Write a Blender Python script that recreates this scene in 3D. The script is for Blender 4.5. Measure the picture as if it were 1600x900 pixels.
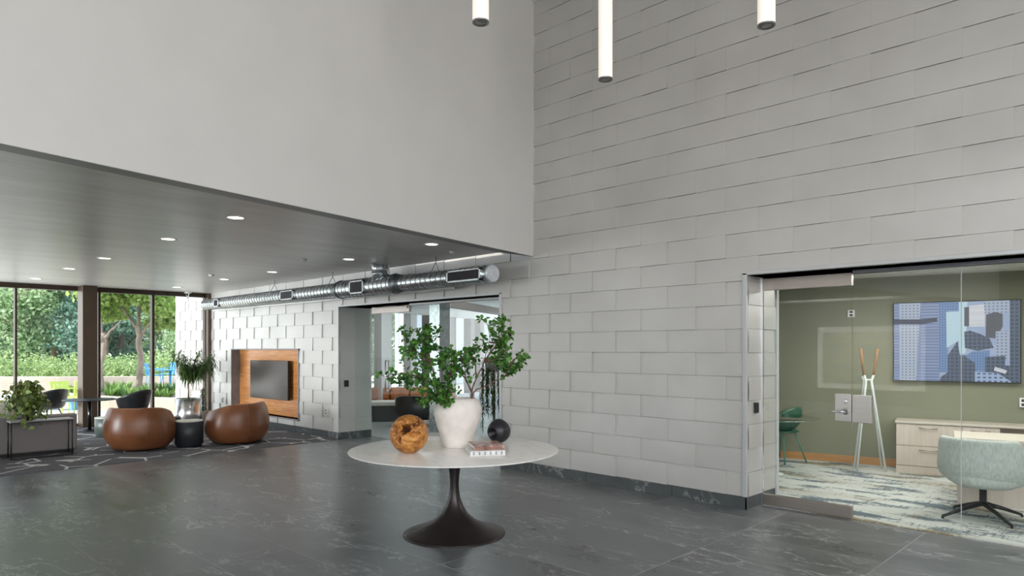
import bpy, bmesh, math, random
from mathutils import Vector, Matrix, noise
random.seed(7)
SC = bpy.context.scene
COL = SC.collection
for o in list(bpy.data.objects): bpy.data.objects.remove(o)
PI = math.pi
sin, cos = math.sin, math.cos

# ------------------------------------------------------------------ camera
EYE = 1.67; VH = 544.5; FPX = 1072.0
n_ = math.hypot(1100, 1072); CA = 1100/n_; CB = 1072/n_
cam_d = bpy.data.cameras.new('camera'); cam = bpy.data.objects.new('camera', cam_d); COL.objects.link(cam)
cam.location = (0, 0, EYE); cam.rotation_euler = (PI/2, 0, math.atan2(CB, CA))
cam_d.sensor_width = 36; cam_d.lens = FPX/1600*36; cam_d.shift_y = (VH-450)/1600
cam_d.clip_start = .05; cam_d.clip_end = 300
SC.camera = cam
SC.view_settings.view_transform = 'Standard'; SC.view_settings.look = 'None'
SC.view_settings.gamma = 1; SC.view_settings.use_curve_mapping = False
SC.view_settings.exposure = 0.0
SC.cycles.transparent_max_bounces = 32

# ------------------------------------------------------------------ daylight and added fill lamps
W = bpy.data.worlds.new('sky'); SC.world = W; W.use_nodes = True
wn = W.node_tree; wn.nodes.clear()
wo = wn.nodes.new('ShaderNodeOutputWorld'); wb = wn.nodes.new('ShaderNodeBackground')
wt = wn.nodes.new('ShaderNodeTexCoord'); ws = wn.nodes.new('ShaderNodeSeparateXYZ')
wr = wn.nodes.new('ShaderNodeValToRGB')
wr.color_ramp.elements[0].position = .0; wr.color_ramp.elements[0].color = (.90, .92, .93, 1)
wr.color_ramp.elements[1].position = .8; wr.color_ramp.elements[1].color = (.55, .72, 1, 1)
wn.links.new(wt.outputs['Generated'], ws.inputs[0]); wn.links.new(ws.outputs['Z'], wr.inputs[0])
wn.links.new(wr.outputs[0], wb.inputs[0]); wb.inputs[1].default_value = 3.2
wn.links.new(wb.outputs[0], wo.inputs[0])
sd = bpy.data.lights.new('sun', 'SUN'); sun = bpy.data.objects.new('sun', sd); COL.objects.link(sun)
sd.energy = 7.5; sd.angle = .02; sd.color = (1, .95, .86)
sun.rotation_euler = Vector((.12, .72, -1.0)).to_track_quat('-Z', 'Y').to_euler()

def area(name, loc, target, sx, sy, power, color):
    l = bpy.data.lights.new(name, 'AREA'); l.shape = 'RECTANGLE'; l.size = sx; l.size_y = sy
    l.energy = power; l.color = color
    o = bpy.data.objects.new(name, l); COL.objects.link(o); o.location = loc
    o.rotation_euler = (Vector(target)-Vector(loc)).to_track_quat('-Z', 'Y').to_euler()
    return o
area('south_fill', (2.2, -7.75, 4.4), (2.2, 0, 4.4), 7.6, 3.4, 120, (.95, .98, 1))  # added lamp in the unseen south opening, brightens the lobby
area('east_fill', (6.05, -.8, 4.6), (0, -.8, 4.6), 9.0, 3.0, 380, (1, .90, .80))  # added warm lamp out of view, lifts the upper shingled wall
area('lounge_fill', (-14.2, -5.7, 1.5), (-14.6, 0, 1.9), 4.4, 2.5, 200, (.92, .97, 1)).data.spread = .95  # lamp added beyond the frame to brighten the lounge and its ceiling
area('meeting_room_fill', (-1.6, 8.9, 2.6), (-1.6, 8.9, 0), 3.0, 1.6, 100, (1, .97, .92))  # unseen lamp added under the ceiling to light the meeting room
area('side_lounge_fill', (-12.0, 10.5, 2.9), (-12.0, 10.5, 0), 4.0, 2.0, 60, (.97, .99, 1))  # lamp put in overhead only to brighten the side lounge

# ------------------------------------------------------------------ picture geometry -> place
def ray(u):
    k = (u-800)/FPX
    return Vector((-CB+k*CA, CA+k*CB))
def G(u, v, z=0.0):
    dep = FPX*(EYE-z)/(v-VH); q = ray(u)*dep
    return Vector((q.x, q.y, z))
def P(u, v, dep):
    q = ray(u)*dep
    return Vector((q.x, q.y, EYE-(v-VH)/FPX*dep))
def xonY(u, y): q = ray(u); return q.x*y/q.y
def yonX(u, x): q = ray(u); return q.y*x/q.x
CAMR = Vector((CA, CB, 0)); CAMD = Vector((-CB, CA, 0))
CAMYAW = math.atan2(CB, CA)          # local +x = picture right, local +y = away from the camera

# ------------------------------------------------------------------ materials
class NT:
    def __init__(s, name):
        s.m = bpy.data.materials.new(name); s.m.use_nodes = True; s.t = s.m.node_tree
        s.b = s.t.nodes['Principled BSDF']; s.out = s.t.nodes['Material Output']
    def n(s, t, **k):
        o = s.t.nodes.new('ShaderNode'+t)
        for a, v in k.items(): setattr(o, a, v)
        return o
    def l(s, a, b): s.t.links.new(a, b)
    def v(s, x, sock):
        if hasattr(x, 'is_linked') or hasattr(x, 'links'): s.l(x, sock)
        else: sock.default_value = x
    def math(s, op, a, b=0, c=0, clamp=False):
        o = s.n('Math', operation=op, use_clamp=clamp)
        s.v(a, o.inputs[0]); s.v(b, o.inputs[1]); s.v(c, o.inputs[2]); return o.outputs[0]
    def pos(s, kind='Object', scale=None, rot=None, loc=None):
        o = s.n('TexCoord'); r = o.outputs[kind]
        if scale or rot or loc:
            m = s.n('Mapping'); s.l(r, m.inputs[0])
            if scale: m.inputs['Scale'].default_value = scale
            if rot: m.inputs['Rotation'].default_value = rot
            if loc: m.inputs['Location'].default_value = loc
            r = m.outputs[0]
        return r
    def noise(s, vec, scale, detail=4, rough=.5, dist=0):
        o = s.n('TexNoise'); s.l(vec, o.inputs['Vector']); o.inputs['Scale'].default_value = scale
        o.inputs['Detail'].default_value = detail; o.inputs['Roughness'].default_value = rough
        o.inputs['Distortion'].default_value = dist
        return o.outputs['Fac']
    def ramp(s, fac, stops):
        o = s.n('ValToRGB'); s.l(fac, o.inputs[0]); e = o.color_ramp.elements
        while len(e) < len(stops): e.new(.5)
        for i, (p, c) in enumerate(stops):
            e[i].position = p; e[i].color = (*c, 1)
        return o.outputs[0]
    def mix(s, f, a, b):
        o = s.n('MixRGB'); s.v(f, o.inputs[0])
        for x, k in ((a, 1), (b, 2)):
            if isinstance(x, tuple): o.inputs[k].default_value = (*x, 1)
            else: s.l(x, o.inputs[k])
        return o.outputs[0]
    def bump(s, h, strength=.2, dist=.01):
        o = s.n('Bump'); s.l(h, o.inputs['Height']); o.inputs['Strength'].default_value = strength
        o.inputs['Distance'].default_value = dist; s.l(o.outputs[0], s.b.inputs['Normal'])
    def col(s, c):
        if isinstance(c, tuple): s.b.inputs['Base Color'].default_value = (*c, 1)
        else: s.l(c, s.b.inputs['Base Color'])
    def set(s, rough=None, metal=None, spec=None):
        if rough is not None: s.v(rough, s.b.inputs['Roughness'])
        if metal is not None: s.v(metal, s.b.inputs['Metallic'])
        if spec is not None: s.b.inputs['Specular IOR Level'].default_value = spec

def mat(name, c, rough=.5, metal=0, var=.12, scale=8, bump=0, bscale=None, spec=None, stretch=None):
    """plain procedural surface: a base colour with a little noise and an optional fine bump"""
    t = NT(name); p = t.pos(scale=stretch)
    f = t.noise(p, scale, 5)
    lo = tuple(x*(1-var) for x in c); hi = tuple(min(1, x*(1+var)) for x in c)
    t.col(t.ramp(f, [(.3, lo), (.7, hi)])); t.set(rough, metal, spec)
    if bump: t.bump(t.noise(p, bscale or scale*8, 3), bump, .004)
    return t.m
def emit(name, c, s):
    t = NT(name); t.b.inputs['Emission Color'].default_value = (*c, 1); t.b.inputs['Emission Strength'].default_value = s
    t.col(c); return t.m
def glass(name, tint, refl=1.0):
    t = NT(name); t.t.nodes.remove(t.b)
    tr = t.n('BsdfTransparent'); tr.inputs[0].default_value = (*tint, 1)
    gl = t.n('BsdfGlossy'); gl.inputs['Roughness'].default_value = 0.0
    fr = t.n('Fresnel'); fr.inputs[0].default_value = 1.45; ge = t.n('NewGeometry')
    f = t.math('MULTIPLY', t.math('MULTIPLY', fr.outputs[0], refl), t.math('SUBTRACT', 1, ge.outputs['Backfacing']), clamp=True)   # the near face mirrors, the far face lets through
    mx = t.n('MixShader'); t.l(f, mx.inputs[0]); t.l(tr.outputs[0], mx.inputs[1]); t.l(gl.outputs[0], mx.inputs[2])
    t.l(mx.outputs[0], t.out.inputs[0]); return t.m

M = {}
M['white_wall'] = mat('white_wall_paint', (.62, .615, .60), .6, var=.02, scale=2, bump=.03, bscale=200)
M['white_ceiling'] = mat('white_ceiling_paint', (.78, .78, .77), .8, var=.02)
def shingle_mat():
    t = NT('painted_metal_shingle'); p = t.pos()
    f = t.noise(p, 1.1, 3); t.col(t.ramp(f, [(.3, (.49, .48, .455)), (.7, (.57, .56, .535))]))
    t.set(t.math('MULTIPLY_ADD', f, .12, .38), .35); t.bump(t.noise(p, 2.2, 2), .25, .02); return t.m
M['shingle'] = shingle_mat()
M['trim_metal'] = mat('corner_trim_metal', (.52, .53, .53), .4, .4, var=.03)
def tile_mat(name, base, vein, base_rough, ux, uy, ox, oy, grout):
    t = NT(name); p = t.pos(); s = t.n('SeparateXYZ'); t.l(p, s.inputs[0])
    gx = t.math('ABSOLUTE', t.math('SUBTRACT', t.math('FRACT', t.math('DIVIDE', t.math('SUBTRACT', s.outputs[0], ox), ux)), .5))
    gy = t.math('ABSOLUTE', t.math('SUBTRACT', t.math('FRACT', t.math('DIVIDE', t.math('SUBTRACT', s.outputs[1], oy), uy)), .5))
    line = t.math('MAXIMUM', t.math('GREATER_THAN', gx, .5-.0042/ux), t.math('GREATER_THAN', gy, .5-.0042/uy))
    # a different patch of stone in each tile
    ix = t.math('FLOOR', t.math('DIVIDE', t.math('SUBTRACT', s.outputs[0], ox), ux)); iy = t.math('FLOOR', t.math('DIVIDE', t.math('SUBTRACT', s.outputs[1], oy), uy))
    cb = t.n('CombineXYZ'); t.l(t.math('MULTIPLY', ix, 3.7), cb.inputs[0]); t.l(t.math('MULTIPLY', iy, 5.3), cb.inputs[1]); t.l(t.math('ADD', ix, iy), cb.inputs[2])
    va = t.n('VectorMath', operation='ADD'); t.l(p, va.inputs[0]); t.l(cb.outputs[0], va.inputs[1]); q = va.outputs[0]
    mp = t.n('Mapping'); t.l(q, mp.inputs[0]); mp.inputs['Scale'].default_value = (1, 2.2, 1); q = mp.outputs[0]
    n1 = t.noise(q, 1.3, 8, .62); n2 = t.noise(q, 1.9, 6, .65, .6); n3 = t.noise(q, .9, 3)
    c = t.ramp(n1, [(.3, tuple(x*.72 for x in base)), (.7, tuple(x*1.35 for x in base))])
    ln = t.math('SUBTRACT', 1, t.math('MULTIPLY', t.math('ABSOLUTE', t.math('SUBTRACT', n2, .5)), 40), clamp=True)
    msk = t.math('MULTIPLY', t.math('SUBTRACT', n3, .47), 7, clamp=True)
    c = t.mix(t.math('MULTIPLY', t.math('MULTIPLY', ln, msk), .7), c, vein)
    c = t.mix(line, c, grout); t.col(c)
    t.set(t.math('MAXIMUM', t.math('MULTIPLY_ADD', n1, .16, base_rough), t.math('MULTIPLY', line, .9))); t.bump(n1, .22, .006)
    return t.m
M['tile'] = tile_mat('dark_slate_floor_tile', (.120, .127, .131), (.46, .47, .47), .22, 1.22, .61, -4.10, 1.58, (.33, .33, .33))
M['base_tile'] = tile_mat('dark_slate_base_tile', (.055, .063, .064), (.3, .31, .32), .28, 1.22, 50, -4.10, -20, (.03, .03, .03))
def rug_mat():
    t = NT('charcoal_lounge_carpet'); p = t.pos(rot=(0, 0, .5)); 
    v = t.n('TexVoronoi', feature='DISTANCE_TO_EDGE'); t.l(p, v.inputs['Vector']); v.inputs['Scale'].default_value = 1.9; v.inputs['Randomness'].default_value = .75
    ln = t.math('LESS_THAN', v.outputs['Distance'], .030)
    m = t.math('GREATER_THAN', t.noise(p, 2.3, 1), .46)
    f = t.noise(p, 90, 2); w = t.noise(t.pos(scale=(12, 2, 1)), 3, 4)
    c = t.ramp(f, [(.3, (.07, .07, .078)), (.7, (.17, .17, .18))]); c = t.mix(t.math('MULTIPLY', w, .5), c, (.055, .055, .06))
    c = t.mix(t.math('MULTIPLY', ln, m), c, (.50, .50, .50)); t.col(c); t.set(.95, spec=.1); t.bump(f, .5, .01); return t.m
M['rug'] = rug_mat()
def office_carpet():
    t = NT('distressed_cream_and_blue_carpet')
    a = t.noise(t.pos(scale=(9, 1.2, 1)), 3.5, 6, .75); b = t.noise(t.pos(scale=(1.2, 9, 1)), 3.5, 6, .75); z = t.noise(t.pos(scale=(.5, 1.6, 1)), 1.2, 3)
    y2 = t.noise(t.pos(scale=(1, 2.6, 1), loc=(4, 2, 0)), 1.5, 4); k_ = t.math('MULTIPLY_ADD', t.math('SUBTRACT', .5, y2), 1.0, .545)
    s = t.math('MULTIPLY', t.math('MULTIPLY', t.math('SUBTRACT', a, k_), 22, clamp=True), .8); s2 = t.math('MULTIPLY', t.math('MULTIPLY', t.math('SUBTRACT', b, k_), 22, clamp=True), .95)
    dark = t.mix(t.math('MULTIPLY', t.math('SUBTRACT', z, .5), 9, clamp=True), (.10, .135, .165), (.24, .185, .10))
    c = t.mix(t.math('MAXIMUM', s, s2), (.56, .58, .55), dark)
    c = t.mix(t.math('MULTIPLY', t.math('SUBTRACT', z, .45), 1.2, clamp=True), c, (.22, .20, .14))
    t.col(c); t.set(.95, spec=.1); t.bump(t.noise(t.pos(), 150, 2), .4, .005); return t.m
M['office_carpet'] = office_carpet()
def plaster_ceiling():
    t = NT('brushed_grey_plaster_ceiling'); p = t.pos(scale=(3.2, .5, 1)); f = t.noise(p, 1.1, 8, .62); g = t.noise(t.pos(scale=(10, 1, 1)), 2.2, 5)
    t.col(t.ramp(t.math('MULTIPLY_ADD', g, .35, t.math('MULTIPLY', f, .65)), [(.32, (.44, .42, .395)), (.68, (.62, .605, .58))])); t.set(.33, spec=.5); t.bump(g, .08, .01); return t.m
M['plaster'] = plaster_ceiling()
M['bronze'] = mat('dark_bronze_window_frame', (.050, .033, .022), .42, .35, var=.1)
M['bronze_post'] = mat('bronze_column_cladding', (.085, .058, .038), .4, .4, var=.08, scale=3)
M['glass_clear'] = glass('clear_window_glass', (.985, .995, .99), 1.2)
M['glass_green'] = glass('green_tinted_glass', (.965, .985, .975), 2.2)
M['glass_side'] = glass('side_lounge_glass', (.95, .98, .97), .6)
M['steel'] = mat('brushed_steel', (.62, .61, .60), .28, 1, var=.06, scale=4, stretch=(1, 1, 40))
M['rail_bronze'] = mat('brushed_nickel_rail', (.42, .38, .35), .32, .95, var=.06, scale=4, stretch=(1, 1, 40))
M['chrome'] = mat('polished_chrome', (.8, .8, .82), .12, 1, var=.02)
M['galv'] = mat('galvanised_sheet_metal', (.60, .64, .65), .26, .95, var=.22, scale=14)
M['galv_dark'] = mat('galvanised_flange', (.20, .22, .23), .35, .9)
M['duct_dark'] = mat('duct_register_dark', (.02, .02, .022), .6)
M['marble'] = None
def marble():
    t = NT('white_quartz_tabletop'); p = t.pos(rot=(0, 0, .3), scale=(1, 3, 1)); f = t.noise(p, 2.4, 8, .6, .8)
    ln = t.math('SUBTRACT', 1, t.math('MULTIPLY', t.math('ABSOLUTE', t.math('SUBTRACT', f, .5)), 26), clamp=True)
    c = t.mix(t.math('MULTIPLY', ln, .38), (.90, .885, .85), (.64, .63, .61)); t.col(c); t.set(.22); return t.m
M['marble'] = marble()
M['pedestal'] = mat('dark_bronze_pedestal', (.030, .022, .022), .30, .35, var=.08)
def burl():
    t = NT('polished_root_wood'); p = t.pos(); f = t.noise(p, 5.5, 8, .62, 1.6); g = t.noise(p, 26, 4, .6, 1.2)
    c = t.ramp(t.math('MULTIPLY_ADD', g, .25, t.math('MULTIPLY', f, .78)), [(.30, (.035, .010, .003)), (.42, (.20, .065, .014)), (.55, (.52, .22, .045)), (.72, (.72, .40, .12))])
    t.col(c); t.set(.30); t.bump(f, .25, .01); return t.m
M['burl'] = burl()
M['vase'] = mat('chalky_plaster_vase', (.82, .77, .72), .85, var=.09, scale=9, bump=.5, bscale=28)
M['vase_in'] = mat('vase_inside', (.35, .32, .29), .9)
M['black_ceramic'] = mat('matt_black_ceramic', (.014, .014, .018), .38, var=.1)
M['paper'] = mat('book_paper', (.80, .79, .76), .8, var=.05, scale=120, stretch=(1, 1, 30))
M['leather'] = mat('cognac_leather', (.165, .060, .023), .34, var=.16, scale=5, bump=.15, bscale=160)
M['leather_in'] = mat('cognac_leather_cushion', (.22, .085, .032), .40, var=.14, scale=5, bump=.15, bscale=160)
M['black'] = mat('black_powder_coat', (.012, .012, .013), .4, .2, var=.1)
M['black_plastic'] = mat('black_moulded_plastic', (.016, .017, .019), .36, var=.1)
M['blackwood'] = mat('blackened_timber', (.020, .024, .030), .45, var=.25, scale=5, stretch=(8, 8, 1))
M['stone_top'] = mat('pale_stone_top', (.52, .52, .47), .4, var=.08)
M['green_drum'] = mat('dark_green_lacquer', (.065, .085, .072), .4)
M['sofa'] = mat('grey_woven_upholstery', (.205, .19, .185), .95, var=.1, scale=60, bump=.3, bscale=260)
M['pillow'] = mat('cream_boucle', (.66, .62, .58), .95, var=.12, scale=25, bump=.6, bscale=60)
M['tan_pillow'] = mat('tan_fringe', (.48, .32, .18), .9)
M['orange_wood'] = None
def wood(name, a, b, scale=(1, 1, 14), rough=.35, plank=None, freq=2.5):
    t = NT(name); f = t.noise(t.pos(scale=scale), freq, 7, .6, .4); c = t.ramp(f, [(.3, a), (.7, b)])
    if plank:
        s = t.n('SeparateXYZ'); t.l(t.pos(), s.inputs[0])
        k = t.math('LESS_THAN', t.math('FRACT', t.math('DIVIDE', s.outputs[2], plank)), .035); c = t.mix(k, c, tuple(x*.55 for x in a))
        w = t.n('TexWhiteNoise', noise_dimensions='1D'); t.l(t.math('FLOOR', t.math('DIVIDE', s.outputs[2], plank)), w.inputs['W'])
        c = t.mix(t.math('MULTIPLY', w.outputs['Value'], .35), c, a)
    t.col(c); t.set(rough); return t.m
M['niche_wood'] = wood('amber_veneer_panel', (.32, .125, .035), (.56, .25, .075), (1, 1, 12), .25, .085)
M['baseboard_wood'] = wood('amber_timber_baseboard', (.40, .19, .06), (.55, .28, .10), (1, 1, 12), .4)
M['pale_wood'] = wood('whitewashed_oak_laminate', (.52, .44, .38), (.62, .54, .475), (10, 10, .8), .45)
M['pale_wood_top'] = wood('whitewashed_oak_top', (.52, .47, .40), (.60, .55, .47), (.8, 10, 10), .45)
M['peg_wood'] = wood('brown_oak_peg', (.24, .12, .055), (.38, .20, .09), (8, 8, 1), .4)
M['niche_side'] = mat('niche_reveal_grey_metal', (.22, .22, .245), .4, .4)
M['tv_off'] = mat('switched_off_screen', (.050, .043, .038), .22, var=.05, spec=.6)
M['green_wall'] = mat('sage_green_paint', (.215, .22, .150), .7, var=.03, scale=2)
M['office_ceiling'] = mat('office_ceiling_paint', (.70, .70, .64), .8, var=.02)
M['mint_paint'] = mat('pale_mint_enamel', (.70, .745, .72), .4, var=.03)
M['chair_fabric'] = mat('pale_aqua_melange_wool', (.52, .565, .53), .95, var=.14, scale=55, bump=.4, bscale=220, stretch=(1, 1, .35))
M['green_plastic'] = mat('bottle_green_shell', (.012, .085, .045), .35)
M['green_metal'] = mat('green_metal_rod', (.05, .22, .15), .4)
M['plate_white'] = mat('white_plastic_plate', (.75, .75, .73), .4, var=.02)
M['shade'] = emit('glowing_opal_acrylic', (1, .88, .80), .48)
M['lens'] = emit('downlight_lens', (1, .95, .84), 5.0)
M['lamp_cap'] = mat('satin_grey_lamp_cap', (.30, .30, .30), .35, .8)
M['bark'] = mat('tree_bark', (.30, .235, .18), .9, var=.35, scale=9, bump=.8, bscale=30, stretch=(1, 1, .3))
M['twig'] = mat('branch_bark', (.16, .085, .065), .8, var=.3, scale=40)
M['concrete'] = mat('board_formed_concrete', (.42, .36, .29), .9, var=.12, scale=2.5, bump=.2, bscale=40)
M['patio'] = mat('pale_patio_paving', (.58, .54, .48), .9, var=.1, scale=1.2)
M['mulch'] = mat('bark_mulch', (.07, .048, .035), .95, var=.5, scale=30, bump=1, bscale=60)
M['soil'] = mat('potting_soil', (.035, .025, .018), .95, var=.4, scale=60)
M['blue'] = mat('sky_blue_outdoor_enamel', (.10, .34, .62), .5, var=.05)
M['lime'] = mat('lime_outdoor_plastic', (.50, .60, .14), .5, var=.05)
M['orange_leather'] = mat('tan_orange_leather', (.42, .15, .04), .45, var=.15)
M['white_frame'] = mat('white_window_frame', (.50, .51, .51), .5, var=.02)
M['facade'] = mat('pale_render_facade', (.34, .37, .38), .8, var=.04)
M['rust'] = mat('dark_timber_screen', (.08, .045, .03), .6)
M['art_paper'] = mat('art_mount_board', (.85, .83, .78), .7, var=.02)
M['dark_wall'] = mat('charcoal_wall_paint', (.14, .14, .13), .7, var=.05)
def leafm(name, a, b, rough=.45, trans=.35, scale=2.0):
    t = NT(name); f = t.noise(t.pos(), scale, 3); i = t.n('NewGeometry')
    k = t.math('MULTIPLY_ADD', i.outputs['Random Per Island'], .7, t.math('MULTIPLY', f, .3))
    c = t.ramp(k, [(.15, a), (.85, b)]); t.col(c); t.set(rough)
    tr = t.n('BsdfTranslucent'); t.l(c, tr.inputs[0]); mx = t.n('MixShader'); mx.inputs[0].default_value = trans
    t.l(t.b.outputs[0], mx.inputs[1]); t.l(tr.outputs[0], mx.inputs[2]); t.l(mx.outputs[0], t.out.inputs[0]); return t.m
M['leaf_round'] = leafm('glossy_round_leaf', (.015, .095, .016), (.13, .34, .05), .36, .3)
M['leaf_dark'] = leafm('dark_narrow_leaf', (.012, .040, .010), (.085, .15, .030), .4, .2)
M['leaf_pothos'] = leafm('mottled_vine_leaf', (.035, .075, .015), (.26, .34, .08), .4, .25)
M['leaf_tree'] = leafm('fresh_tree_leaf', (.18, .32, .06), (.52, .64, .20), .5, .5, 1)
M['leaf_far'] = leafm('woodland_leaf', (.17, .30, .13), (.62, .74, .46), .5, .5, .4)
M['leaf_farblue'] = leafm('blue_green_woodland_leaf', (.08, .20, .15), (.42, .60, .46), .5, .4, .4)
M['leaf_hedge'] = leafm('hedge_leaf', (.17, .28, .09), (.50, .60, .27), .5, .4, 1)
M['grass_blade'] = leafm('strappy_grass_blade', (.08, .20, .04), (.30, .46, .12), .5, .4, 1)

# ------------------------------------------------------------------ mesh helpers
class MB:
    def __init__(s): s.v = []; s.f = []; s.mi = []; s.sm = []; s.x = Matrix.Identity(4)
    def at(s, loc=(0, 0, 0), rz=0, rx=0, ry=0):
        s.x = Matrix.Translation(Vector(loc)) @ Matrix.Rotation(rz, 4, 'Z') @ Matrix.Rotation(ry, 4, 'Y') @ Matrix.Rotation(rx, 4, 'X'); return s
    def add(s, vs, fs, m=0, sm=False):
        b = len(s.v); s.v += [tuple(s.x @ Vector(p)) for p in vs]
        s.f += [tuple(b+i for i in f) for f in fs]; s.mi += [m]*len(fs); s.sm += [sm]*len(fs); return s
    def box(s, x0, x1, y0, y1, z0, z1, m=0):
        return s.add([(x0, y0, z0), (x1, y0, z0), (x1, y1, z0), (x0, y1, z0), (x0, y0, z1), (x1, y0, z1), (x1, y1, z1), (x0, y1, z1)],
                     [(0, 3, 2, 1), (4, 5, 6, 7), (0, 1, 5, 4), (1, 2, 6, 5), (2, 3, 7, 6), (3, 0, 4, 7)], m)
    def rings(s, rings, m=0, sm=True, cap=True, closed=True):
        n = len(rings[0]); vs = [p for r in rings for p in r]; fs = []
        for i in range(len(rings)-1):
            for j in range(n if closed else n-1):
                k = (j+1) % n; fs.append((i*n+j, i*n+k, (i+1)*n+k, (i+1)*n+j))
        s.add(vs, fs, m, sm)
        if cap and closed:
            b = len(s.v)-len(vs)
            s.f.append(tuple(b+j for j in reversed(range(n)))); s.mi.append(m); s.sm.append(False)
            s.f.append(tuple(b+(len(rings)-1)*n+j for j in range(n))); s.mi.append(m); s.sm.append(False)
        return s
    def lathe(s, prof, n=48, m=0, cap=True, sm=True):
        return s.rings([[(r*cos(2*PI*j/n), r*sin(2*PI*j/n), z) for j in range(n)] for r, z in prof], m, sm, cap)
    def tube(s, pts, rad, n=8, m=0, cap=True):
        pts = [Vector(p) for p in pts]; R = rad if isinstance(rad, (list, tuple)) else [rad]*len(pts); rings = []; up = None
        for i, p in enumerate(pts):
            t = (pts[min(i+1, len(pts)-1)]-pts[max(i-1, 0)]).normalized()
            if up is None: up = Vector((0, 0, 1)) if abs(t.z) < .9 else Vector((1, 0, 0))
            a = t.cross(up); a = a.normalized() if a.length > 1e-6 else Vector((1, 0, 0)); b = a.cross(t).normalized(); up = b
            rings.append([tuple(p+R[i]*(cos(2*PI*j/n)*a+sin(2*PI*j/n)*b)) for j in range(n)])
        return s.rings(rings, m, True, cap)
    def build(s, name, mats, parent=None, bevel=0, sub=0, seg=2):
        if not isinstance(mats, (list, tuple)): mats = [mats]
        me = bpy.data.meshes.new(name); me.from_pydata(s.v, [], s.f)
        for q in mats: me.materials.append(q)
        me.polygons.foreach_set('material_index', s.mi); me.polygons.foreach_set('use_smooth', s.sm); me.update()
        o = bpy.data.objects.new(name, me); COL.objects.link(o)
        if parent: o.parent = parent
        if bevel:
            b = o.modifiers.new('bevel', 'BEVEL'); b.width = bevel; b.segments = seg; b.limit_method = 'ANGLE'; b.angle_limit = .6
            for p in me.polygons: p.use_smooth = True
            w = o.modifiers.new('normals', 'WEIGHTED_NORMAL'); w.keep_sharp = True
        if sub:
            b = o.modifiers.new('sub', 'SUBSURF'); b.levels = sub; b.render_levels = sub
        return o
def thing(name, label, cat, loc=(0, 0, 0), rz=0, group=None):
    o = bpy.data.objects.new(name, None); COL.objects.link(o); o.location = loc; o.rotation_euler = (0, 0, rz); o.empty_display_size = .1
    return tag(o, label, cat, group)
def tag(o, label, cat, group=None, kind=None):
    o['label'] = label; o['category'] = cat
    if group: o['group'] = group
    if kind: o['kind'] = kind
    return o
def struct(o, label=None):
    o['kind'] = 'structure'
    if label: o['label'] = label
    return o
def copy_tree(o, parent=None):
    c = o.copy(); COL.objects.link(c)
    if parent: c.parent = parent
    for ch in list(o.children): copy_tree(ch, c)
    return c

# ------------------------------------------------------------------ the setting
XW = -16.96            # window wall of the lounge
YW = 6.80              # face of the shingled wall
OT = 2.43              # head of both openings
mb = MB(); mb.box(-17.1, 6.4, -8.2, 16.5, -.12, 0); struct(mb.build('floor', M['tile']), 'dark grey slate tile floor with pale veins')
mb = MB(); mb.box(-16.85, -11.02, -6.2, 6.78, 0, .008); struct(mb.build('floor_carpet', M['rug']), 'charcoal lounge carpet with broken white line pattern')
mb = MB(); mb.box(-4.9, 6.4, 7.11, 12.6, 0, .008); struct(mb.build('floor_meeting_carpet', M['office_carpet']), 'cream and slate distressed carpet behind the glass')

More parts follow.
